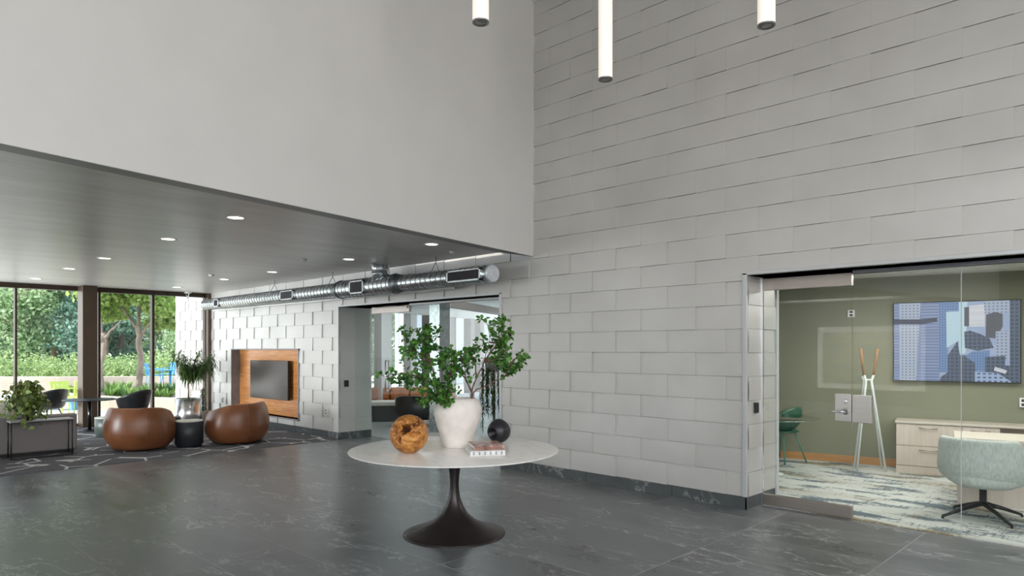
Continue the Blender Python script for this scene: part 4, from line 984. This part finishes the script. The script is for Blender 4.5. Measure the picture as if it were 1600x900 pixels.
mb = MB(); mb.at((0, .02, 0)).lathe([(.12, .27), (.25, .29), (.32, .34), (.325, .43), (.30, .455), (.0005, .46)], 40); mb.build('seat', M['chair_fabric'], ch)
mb = MB(); mb.lathe([(.05, .10), (.042, .12), (.032, .13), (.032, .28)], 24); mb.build('column', M['black'], ch)
for k2, (u, v) in enumerate(((1473, 811), (1581, 827), (1597, 809), (1491, 796))):
    e = G(u, v)-Vector((ac.x, ac.y, 0)); rr = Matrix.Rotation(-CHR, 3, 'Z') @ e; rr = rr*1.0
    mb = MB(); mb.tube([(0, 0, .115), tuple(rr*.5+Vector((0, 0, .075))), (rr.x, rr.y, .022)], [.026, .019, .013], 8); mb.at((rr.x, rr.y, 0)).lathe([(.012, 0), (.014, .02)], 12); mb.build('leg', M['black'], ch)
# glass-topped round table with green chair at the left of the room
gt = ground(1212, 9.1); 
tt_ = thing('glass_table', 'round glass table half hidden behind the shingled reveal', 'table', (gt.x, gt.y, .008))
mb = MB(); mb.lathe([(.0005, .740), (.545, .740), (.55, .746), (.545, .752), (.0005, .752)], 64, cap=False); mb.build('tabletop', glass('pale_frosted_table_glass', (.80, .88, .85), 5.0), tt_)
mb = MB(); mb.lathe([(.10, 0), (.10, .01), (.03, .02), (.025, .735), (.10, .738)], 32); mb.build('base', M['mint_paint'], tt_)
gc = ground(1222, 10.1); gch = thing('shell_chair', 'green shell chair on thin green rod legs behind glass table', 'chair', (gc.x, gc.y, .008), CAMYAW+.5)
mb = MB(); n, K = 28, 8; g = []
for i in range(n+1):
    a = -1.25+2.5*i/n; row = []
    for k2 in range(K+1):
        tt = k2/K; r = .10+.15*min(1, tt*2.2)**.6+.03*tt; z = .44+.38*tt*(.55+.45*cos(a)); row.append((sin(a)*r, -cos(a)*r, z))
    row += [(x*.94, y*.94, z+.003) for x, y, z in reversed(row)]; g.append(row)
mb.rings(g); mb.at((0, -.0, .43)).lathe([(.0005, 0), (.2, .005), (.235, .02), (.22, .035), (.0005, .03)], 32, cap=False); mb.build('shell', M['green_plastic'], gch)
for sx in (-1, 1):
    for sy in (-1, 1):
        mb = MB(); mb.tube([(sx*.12, sy*.12, .445), (sx*.23, sy*.24, 0)], .010, 8); mb.build('leg', M['green_metal'], gch)

# framed picture on the wall behind the camera (seen mirrored in the glass)
ym = 2*YG+7.93; ax0, ax1 = xonY(1278, ym), xonY(1446, ym); tA = ym/ray(1362).y; az1, az0 = zat(510, tA), zat(609, tA)
ar = thing('framed_print', 'large framed seascape print reflected in meeting room glass', 'picture', ((ax0+ax1)/2, -7.93, (az0+az1)/2), PI)
w, h = (ax1-ax0)/2, (az1-az0)/2
mb = MB(); mb.box(-w, w, -.015, .02, -h, h); mb.build('mount', M['art_paper'], ar)
t = NT('muted_seascape_print'); f = t.noise(t.pos(scale=(1, 1, 3)), 1.5, 5); t.col(t.ramp(f, [(.4, (.22, .27, .27)), (.55, (.45, .38, .26)), (.7, (.25, .30, .30))]))
mb = MB(); mb.box(-w+.16, w-.16, -.018, -.014, -h+.16, h-.16); mb.build('print', t.m, ar)
l = bpy.data.lights.new('print_fill', 'AREA'); l.energy = 420; l.size = 2.5; l.size_y = .2; l.shape = 'RECTANGLE'; lo = bpy.data.objects.new('print_fill', l); COL.objects.link(lo); lo.location = ((ax0+ax1)/2, -4.9, 2.85); lo.rotation_euler = (Vector(((ax0+ax1)/2, -7.93, (az0+az1)/2))-lo.location).to_track_quat('-Z', 'Y').to_euler()  # added unseen lamp, makes the print show in the glass

# ------------------------------------------------------------------ side lounge beyond the left opening
mb = MB(); mb.box(-19.2, -11.2, 7.49, 16.5, -.02, .006); mb.box(-11.2, -5.05, 7.49, 16.5, -.02, .006); struct(mb.build('floor_side_lounge', mat('pale_grey_floor', (.34, .37, .36), .3, var=.1)))
mb = MB(); mb.box(-17.6, -5.05, 7.49, 16.5, 2.95, 3.05); struct(mb.build('ceiling_side_lounge', M['white_ceiling']))
mb = MB(); mb.box(-17.6, -17.45, 7.49, 8.9, 0, 3); struct(mb.build('wall_side_west', M['shingle']))
mb = MB(); mb.box(-5.2, -5.05, 7.49, 16.5, 0, 2.95); struct(mb.build('wall_side_east', M['white_wall']))
# inner bronze glazed screen, skewed
def wall_line(u0, d0, u1, d1):
    a = P(u0, 0, d0); b = P(u1, 0, d1); return Vector((a.x, a.y)), Vector((b.x, b.y))
A_, B_ = wall_line(697, 15.1, 792, 19.3); dv = (B_-A_); LB = dv.length; ang = math.atan2(dv.y, dv.x)
mb = MB().at((A_.x, A_.y, 0), ang); mb.box(-.1, LB, -.06, .06, 2.58, 2.76); mb.box(-.1, 0, -.06, .06, 0, 2.76); mb.box(LB*.86, LB*.86+.12, -.06, .06, 0, 2.6)
w4 = struct(mb.build('window_4', M['bronze'], bevel=.005), 'bronze framed glass screen in side lounge')
mb = MB().at((A_.x, A_.y, 0), ang); mb.box(0, LB, -.005, .005, 0, 2.58); mb.build('window_glass', M['glass_clear'], w4)
# outer glazing of the side lounge
A_, B_ = wall_line(566, 17.0, 800, 25.0); dv = (B_-A_); LB = dv.length; ang = math.atan2(dv.y, dv.x)
mb = MB().at((A_.x, A_.y, 0), ang); mb.box(-.4, LB, -.1, .1, 2.62, 3.05); mb.box(-.4, LB, -.1, .1, 0, .25)
def sL(u):
    q = ray(u); d2 = dv.normalized(); t = (A_.x*d2.y-A_.y*d2.x)/(q.x*d2.y-q.y*d2.x); return (q*t-A_).dot(d2)
for u0, u1 in ((590, 606), (636, 646)): mb.box(sL(u0), sL(u1), -.12, .12, .25, 2.62)
w5 = struct(mb.build('window_5', M['white_frame'], bevel=.01), 'white framed outer glazing of the side lounge')
mb = MB().at((A_.x, A_.y, 0), ang)
for u0, u1 in ((665, 671), (697, 707), (730, 736), (745, 751), (770, 778)): mb.box(sL(u0), sL(u1), -.13, .13, 0, 2.62)
mb.build('mullion', M['bronze'], w5)
mb = MB().at((A_.x, A_.y, 0), ang); mb.box(-.3, LB, -.005, .005, .25, 2.62); mb.build('window_glass', M['glass_clear'], w5)
# facade of the wing outside
A2, B2 = wall_line(655, 30, 830, 38); dv2 = B2-A2; mb = MB().at((A2.x, A2.y, 0), math.atan2(dv2.y, dv2.x)); mb.box(-1, 14, 0, .5, 0, 1.2); mb.box(-1, 14, 0, .5, 3.4, 6.5)
for k2 in range(5): mb.box(-1+k2*3.2, -.4+k2*3.2, 0, .5, 1.2, 3.4)
fac = tag(mb.build('building_wing', M['facade']), 'pale rendered building wing outside the side lounge', 'building')
mb = MB().at((A2.x, A2.y, 0), math.atan2(dv2.y, dv2.x)); mb.box(-1, 13, .25, .3, 1.2, 3.4); mb.build('window', mat('sky_reflecting_window', (.22, .28, .32), .2), fac)
# furniture in the side lounge
so = ground(640, 17.6); s2 = thing('sofa', 'tan orange leather sofa in side lounge behind glass', 'sofa', (so.x, so.y, .006), CAMYAW+.15)
soft(s2, 'seat', (-1.15, 1.0, -.45, .30, .06, .34), M['orange_leather'], .03)
for i in range(4): soft(s2, 'back_cushion', (-1.0+.5*i, -1.0+.5*i+.485, .08, .32, .345, .66), M['orange_leather'], .06)
soft(s2, 'armrest', (1.0, 1.18, -.45, .45, .06, .52), M['orange_leather']); soft(s2, 'frame', (-1.15, 1.0, .33, .45, .06, .6), M['orange_leather'], .03)
for x in (-1.0, 1.0):
    for y in (-.35, .35): mb = MB(); mb.box(x-.03, x+.03, y-.03, y+.03, 0, .07); mb.build('leg', M['black'], s2)
so = ground(600, 15.9); s3 = thing('daybed', 'black framed daybed with white cushion in side lounge', 'bench', (so.x, so.y, .006), CAMYAW+.2)
soft(s3, 'frame', (-.9, .5, -.3, .3, .0, .34), M['black_plastic'], .01); soft(s3, 'mattress', (-.88, .48, -.28, .28, .345, .45), M['pillow'], .03)
so = ground(652, 14.9); s4 = thing('lounge_chair', 'black low lounge chair seen from behind through the glass', 'chair', (so.x, so.y, .006), CAMYAW-.1)
n, K = 40, 6; rings = []
for j in range(n+1):
    a = -2.1+4.2*j/n; bk = max(0, (cos(a)+.5)/1.5); Ht = .55+.09*bk
    rings.append([(sin(a)*r*1.18, -cos(a)*r*.85, z) for r, z in ((.36, .14), (.41, .3), (.42, Ht), (.39, Ht+.02), (.34, Ht-.02), (.33, .3), (.2, .26), (.2, .14))])
mb = MB(); mb.rings(rings); mb.build('shell', M['black_plastic'], s4); soft(s4, 'seat', (-.34, .34, -.25, .34, .16, .36), M['black_plastic'], .04)
for sx in (-1, 1):
    for sy in (-1, 1): mb = MB(); mb.tube([(sx*.3, sy*.22, .16), (sx*.33, sy*.26, 0)], .014, 8); mb.build('leg', M['steel'], s4)
# hanging plant by the right jamb
hp = P(772, 600, 10.6); hg = thing('hanging_plant', 'long green trailing plant at right edge of glazed opening', 'plant', (hp.x, hp.y, .006)); lb, sb = MB(), MB(); r_ = random.Random(5)
mb = MB(); mb.lathe([(.12, 1.30), (.16, 1.52), (.15, 1.52), (.11, 1.33)], 24); mb.lathe([(.02, 1.3), (.02, .0), (.16, .0), (.16, .02)], 16); mb.build('plant_stand', M['rust'], hg)
for i in range(26):
    a = r_.uniform(0, 2*PI); R = r_.uniform(.10, .2); zb_ = r_.uniform(.35, 1.1); q = [Vector((cos(a)*.1, sin(a)*.1, 1.5)), Vector((cos(a)*R, sin(a)*R, 1.5)), Vector((cos(a)*R*1.1, sin(a)*R*1.1, zb_))]
    q = resample(q, 16); sb.tube(q, .003, 4)
    for p in q[3:]:
        for _ in range(5): strap(lb, p, (rnd_dir(r_)+Vector((0, 0, -.4))).normalized(), .085, .012, r_, .3)
sb.build('stem', M['twig'], hg); lb.build('foliage', M['leaf_dark'], hg)

# ------------------------------------------------------------------ outdoors
mb = MB(); mb.box(-120, -17.1, -60, 90, -.3, -.03); mb.box(-17.1, 30, 16.6, 90, -.3, -.03); struct(mb.build('ground', M['patio']))
mb = MB(); mb.box(-17.1, 80, -80, -8.3, -.3, -.13); mb.box(6.5, 80, -8.3, 60, -.3, -.13); struct(mb.build('ground_added', mat('added_ground_grey', (.20, .195, .18), .9, var=.1)))  # unseen ground added to stop sky light coming from below the horizon
def gp(u, dep): p = P(u, 0, dep); return Vector((p.x, p.y))
def wall_poly(name, label, pts, h, th=.3):
    mb = MB()
    for (a, b) in zip(pts, pts[1:]):
        d = (b-a).normalized(); nn = Vector((-d.y, d.x))*th; prism(mb, [a-d*.02, b+d*.02, b+nn+d*.02, a+nn-d*.02], -.05, h)
    return tag(mb.build(name, M['concrete'], bevel=.01), label, 'wall')
# v at depth -> height
wall_poly('retaining_wall', 'long low concrete retaining wall below hedge outside left windows', [gp(-260, 25), gp(90, 25.5), gp(330, 26)], .62)
wall_poly('planter_wall', 'nearer curved concrete planter wall outside right windows', [gp(80, 22.6), gp(84, 21), gp(100, 20.0), gp(130, 19.3), gp(170, 18.8), gp(290, 18.2)], .34)
# planted bed
mb = MB(); prism(mb, [gp(84, 22), gp(105, 20.3), gp(170, 19.1), gp(290, 18.5), gp(330, 25.9), gp(90, 25.4)], -.05, .26); struct(mb.build('ground_bed', M['mulch']))
def leaves_blob(lb, c, rad, n, L, r_, squash=1, hollow=.55):
    for _ in range(n):
        d = rnd_dir(r_); rr = rad*r_.uniform(hollow, 1.0); p = c+Vector((d.x*rr, d.y*rr, d.z*rr*squash)); l = L*r_.uniform(.6, 1.3)
        a = rnd_dir(r_); b = a.orthogonal().normalized(); b.rotate(Matrix.Rotation(r_.uniform(0, 6.28), 3, a))
        lb.add([tuple(p-a*l*.5), tuple(p+b*l*.32), tuple(p+a*l*.5), tuple(p-b*l*.32)], [(0, 1, 2, 3)])
def tuft(u, dep, h, label, seed, z=.26):
    r_ = random.Random(seed); p = gp(u, dep); lb = MB()
    for i in range(70):
        a = r_.uniform(0, 2*PI); d = Vector((cos(a)*.45, sin(a)*.45, 1)).normalized(); strap(lb, Vector((cos(a)*r_.uniform(0, .12), sin(a)*r_.uniform(0, .12), 0)), d, h*r_.uniform(.6, 1.1), .03, r_, .25)
    o = lb.build('grass_clump', M['grass_blade']); o.location = (p.x, p.y, z-.01); return tag(o, label, 'plant', 'grass clumps in the planter bed')
for i, (u, d, h) in enumerate([(112, 21.5, .42), (173, 19.8, .5), (186, 20.2, .62), (200, 19.8, .5), (214, 20.2, .45), (229, 20, .62), (246, 19.6, .42), (262, 19.5, .40), (176, 22, .6), (195, 22.5, .55), (237, 22, .5), (254, 22.3, .5), (270, 21.8, .5)]):
    tuft(u, d, h, 'green grass clump in the planter bed, '+['left of the column at the wall corner', 'front row, first right of the column', 'front row, second right of column', 'front row, third right of column', 'front row, at the forked trunk', 'front row, left of the thin mullion', 'front row, right of the thin mullion', 'front row, nearest the outdoor shingled wall', 'back row, first right of the column', 'back row, left of the forked trunk', 'back row, at the thin mullion', 'back row, in front of the blue chair', 'back row, nearest the blue table'][i], 30+i)
# hedges behind the retaining wall (a continuous bank)
r_ = random.Random(77)
for i, (u0, u1, d0, h) in enumerate([(-200, 60, 27.5, 1.45), (60, 200, 27.8, 1.5), (200, 340, 27.5, 1.35)]):
    lb = MB()
    for k2 in range(26):
        u = u0+(u1-u0)*k2/25; p = gp(u, d0+r_.uniform(-.6, 1.6)); leaves_blob(lb, Vector((p.x, p.y, .55+r_.uniform(-.2, .25))), r_.uniform(.7, 1.0), 420, .13, r_, h/1.5, .3)
    tag(lb.build('hedge', M['leaf_hedge']), ['loose light green hedge outside the left windows', 'loose light green hedge behind the bronze column', 'loose light green hedge behind the forked tree'][i], 'hedge', kind=None)
# trees near
def tree(label, base, limbs, blobs, seed, leafm_, L=.16, n=900, cat='tree'):
    r_ = random.Random(seed); t = thing('tree', label, cat, base); sb, lb = MB(), MB(); b = Vector(base)
    for pts, r0, r1 in limbs:
        q = resample([Vector(p)-b for p in pts], 12)
        for k2 in range(1, 11): q[k2] += rnd_dir(r_)*r0*.25
        sb.tube(q, [r0+(r1-r0)*k2/11 for k2 in range(12)], 10)
    sb.build('trunk', M['bark'], t)
    for c, rad in blobs: leaves_blob(lb, Vector(c)-b, rad, n, L, r_, .6, .15)
    lb.build('foliage', leafm_, t); return t
D1 = 21.5
q = lambda u, v, d=D1: tuple(P(u, v, d))
tree('tree with forked trunk standing in the planter bed, middle of right window', (*gp(218, D1), .25),
     [([q(217, 606), q(219, 560), q(217, 525), q(216, 508)], .10, .085), ([q(216, 515), q(205, 500), q(190, 478), q(172, 462)], .05, .02), ([q(216, 515), q(217, 480), q(219, 440), q(216, 400)], .06, .03),
      ([q(219, 525), q(232, 508), q(246, 488), q(262, 466)], .045, .02), ([q(217, 480), q(210, 470), q(203, 450)], .05, .02), ([q(192, 480), q(178, 495), q(176, 512)], .03, .01)],
     [(q(170, 462, 20.8), .55), (q(198, 462, 20.9), .55), (q(228, 465, 20.8), .5), (q(252, 480, 21), .55), (q(268, 500, 22), .5), (q(245, 505, 22.6), .4), (q(185, 490, 22.8), .4), (q(180, 440), 1.0), (q(200, 410), 1.3), (q(225, 420), 1.4), (q(250, 440), 1.2), (q(262, 470, 22), .8), (q(172, 478, 22), .6), (q(190, 450, 22.5), .8), (q(240, 395), 1.4), (q(275, 450, 22), .9), (q(213, 385, 20.5), 1.5), (q(237, 470, 23), .6), (q(160, 420, 20.5), 1.0)], 3, M['leaf_tree'])
D2 = 20.0
q2 = lambda u, v, d=D2: tuple(P(u, v, d))
tree('leaning tree trunk just right of the bronze column outside', (*gp(158, D2), .25),
     [([q2(157, 612), q2(156, 580), q2(162, 545), q2(161, 520)], .09, .07), ([q2(162, 535), q2(157, 510), q2(154, 480), q2(150, 450)], .07, .03), ([q2(162, 530), q2(172, 518), q2(190, 500)], .05, .015)],
     [(q2(150, 450), .9), (q2(165, 430), .9), (q2(158, 490, 21), .5), (q2(140, 420), 1.0)], 6, M['leaf_tree'], n=700)
# woodland
r_ = random.Random(9)
def big_tree(seed, m):
    r_ = random.Random(seed); t = thing('woodland_tree', 'x', 'tree', (0, 0, 0), 0, 'dense woodland trees beyond the patio'); sb, lb = MB(), MB()
    sb.tube([(0, 0, -.1), (.1, 0, 2.5), (0, .1, 6)], [.22, .16, .08], 8)
    for k2 in range(6):
        a = k2*1.05; sb.tube([(0, 0, 1.2+k2*.6), (cos(a)*1.3, sin(a)*1.3, 2.6+k2*.6)], [.07, .02], 6)
    sb.build('trunk', M['bark'], t)
    for k2 in range(30):
        a = r_.uniform(0, 2*PI); R = r_.uniform(.2, 1.6); z = r_.uniform(.7, 7.8); leaves_blob(lb, Vector((cos(a)*R, sin(a)*R, z)), r_.uniform(.7, 1.15), 620, .165, r_, .8, .2)
    lb.build('foliage', m, t); return t
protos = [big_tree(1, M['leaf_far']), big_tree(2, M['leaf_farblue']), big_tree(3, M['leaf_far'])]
spots = []
for row, (dep, step, st_) in enumerate(((32.5, 118, -75), (37.5, 104, -125), (43, 90, -90), (49, 80, -120))):
    for k2 in range(6):
        u = st_+step*k2
        if u < 330 and not (row == 3 and u < 0): spots.append((u, dep+r_.uniform(-.5, .5), row))
spots += [(556, 33, 0), (604, 35, 1), (645, 40, 2), (585, 44, 3)]
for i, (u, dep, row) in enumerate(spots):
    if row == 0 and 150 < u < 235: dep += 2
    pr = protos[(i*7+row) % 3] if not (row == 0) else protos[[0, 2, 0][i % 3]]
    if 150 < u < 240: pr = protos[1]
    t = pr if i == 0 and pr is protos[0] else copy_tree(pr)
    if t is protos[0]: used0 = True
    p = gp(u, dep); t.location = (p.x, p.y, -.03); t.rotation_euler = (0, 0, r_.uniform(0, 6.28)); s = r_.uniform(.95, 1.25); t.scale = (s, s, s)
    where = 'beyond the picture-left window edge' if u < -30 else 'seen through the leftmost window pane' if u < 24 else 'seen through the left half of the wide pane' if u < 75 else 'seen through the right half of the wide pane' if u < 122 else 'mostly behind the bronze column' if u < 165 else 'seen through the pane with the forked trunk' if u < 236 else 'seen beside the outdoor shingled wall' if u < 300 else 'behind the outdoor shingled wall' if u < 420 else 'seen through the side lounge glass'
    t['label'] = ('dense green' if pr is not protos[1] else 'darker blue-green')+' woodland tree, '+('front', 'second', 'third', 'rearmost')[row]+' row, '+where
for pr in protos:
    if pr.location.length < .01:
        for c in list(pr.children): bpy.data.objects.remove(c)
        bpy.data.objects.remove(pr)
# patio furniture
def patio_table(label, c, m, r=.55):
    t = thing('patio_table', label, 'table', (c.x, c.y, -.03)); mb = MB(); mb.lathe([(r, .70), (r, .73), (.0005, .73)], 40); mb.build('tabletop', m, t)
    mb = MB(); mb.lathe([(.25, 0), (.25, .02), (.04, .03), (.035, .70)], 24); mb.build('base', m, t); return t
def patio_chair(label, c, rz, m, z=-.03):
    t = thing('patio_chair', label, 'chair', (c.x, c.y, z), rz); mb = MB(); mb.box(-.24, .24, -.24, .24, .42, .45); mb.build('seat', m, t, bevel=.008)
    mb = MB(); mb.at((0, -.25, .62), rx=.15); [mb.box(-.24+i*.1, -.17+i*.1, -.012, .012, -.18, .22) for i in range(5)]; mb.box(-.25, .25, -.014, .014, .17, .23); mb.build('backrest', m, t)
    for sx in (-1, 1):
        for sy in (-1, 1): mb = MB(); mb.tube([(sx*.21, sy*.21, .43), (sx*.24, sy*.25, 0)], .014, 6); mb.build('leg', m, t)
        mb = MB(); mb.tube([(sx*.25, -.24, .66), (sx*.26, .2, .64), (sx*.24, .22, .43)], .014, 6); mb.build('armrest', m, t)
    return t
def pc_(u, d): p = gp(u, d); return Vector((p.x, p.y, 0))
patio_chair('lime green slatted patio chair outside, left of the column', pc_(119, 18.2), CAMYAW+1.2, M['lime'])
patio_chair('pale lime patio chair outside behind the cafe table', pc_(103, 17.7), CAMYAW-2.0, M['lime'])
t = thing('patio_bench', 'long blue patio bench in front of planter wall', 'bench', pc_(97, 19.0)+Vector((0, 0, -.03)), CAMYAW)
mb = MB(); mb.box(-.55, .45, -.2, .2, .22, .30); mb.build('seat', M['blue'], t)
for x_ in (-.47, .37): mb = MB(); mb.box(x_-.03, x_+.03, -.18, .18, 0, .22); mb.build('leg', M['blue'], t)
# blue furniture behind the planted bed
mb = MB(); prism(mb, [gp(228, 23.2), gp(300, 23.2), gp(300, 25.8), gp(228, 25.8)], -.05, .3); struct(mb.build('ground_terrace', M['patio']))
t = patio_table('blue-legged patio table with pale top beyond grass bed', pc_(266, 24.2), M['blue'], .45); t.location.z = .30; t.scale = (1, 1, .85)
t = patio_chair('bright blue slatted patio chair left of the far table', pc_(242, 24.3), CAMYAW-1.3, M['blue'], .30)
t = patio_chair('bright blue patio chair behind the far table', pc_(268, 25.3), CAMYAW+3.0, M['blue'], .30)
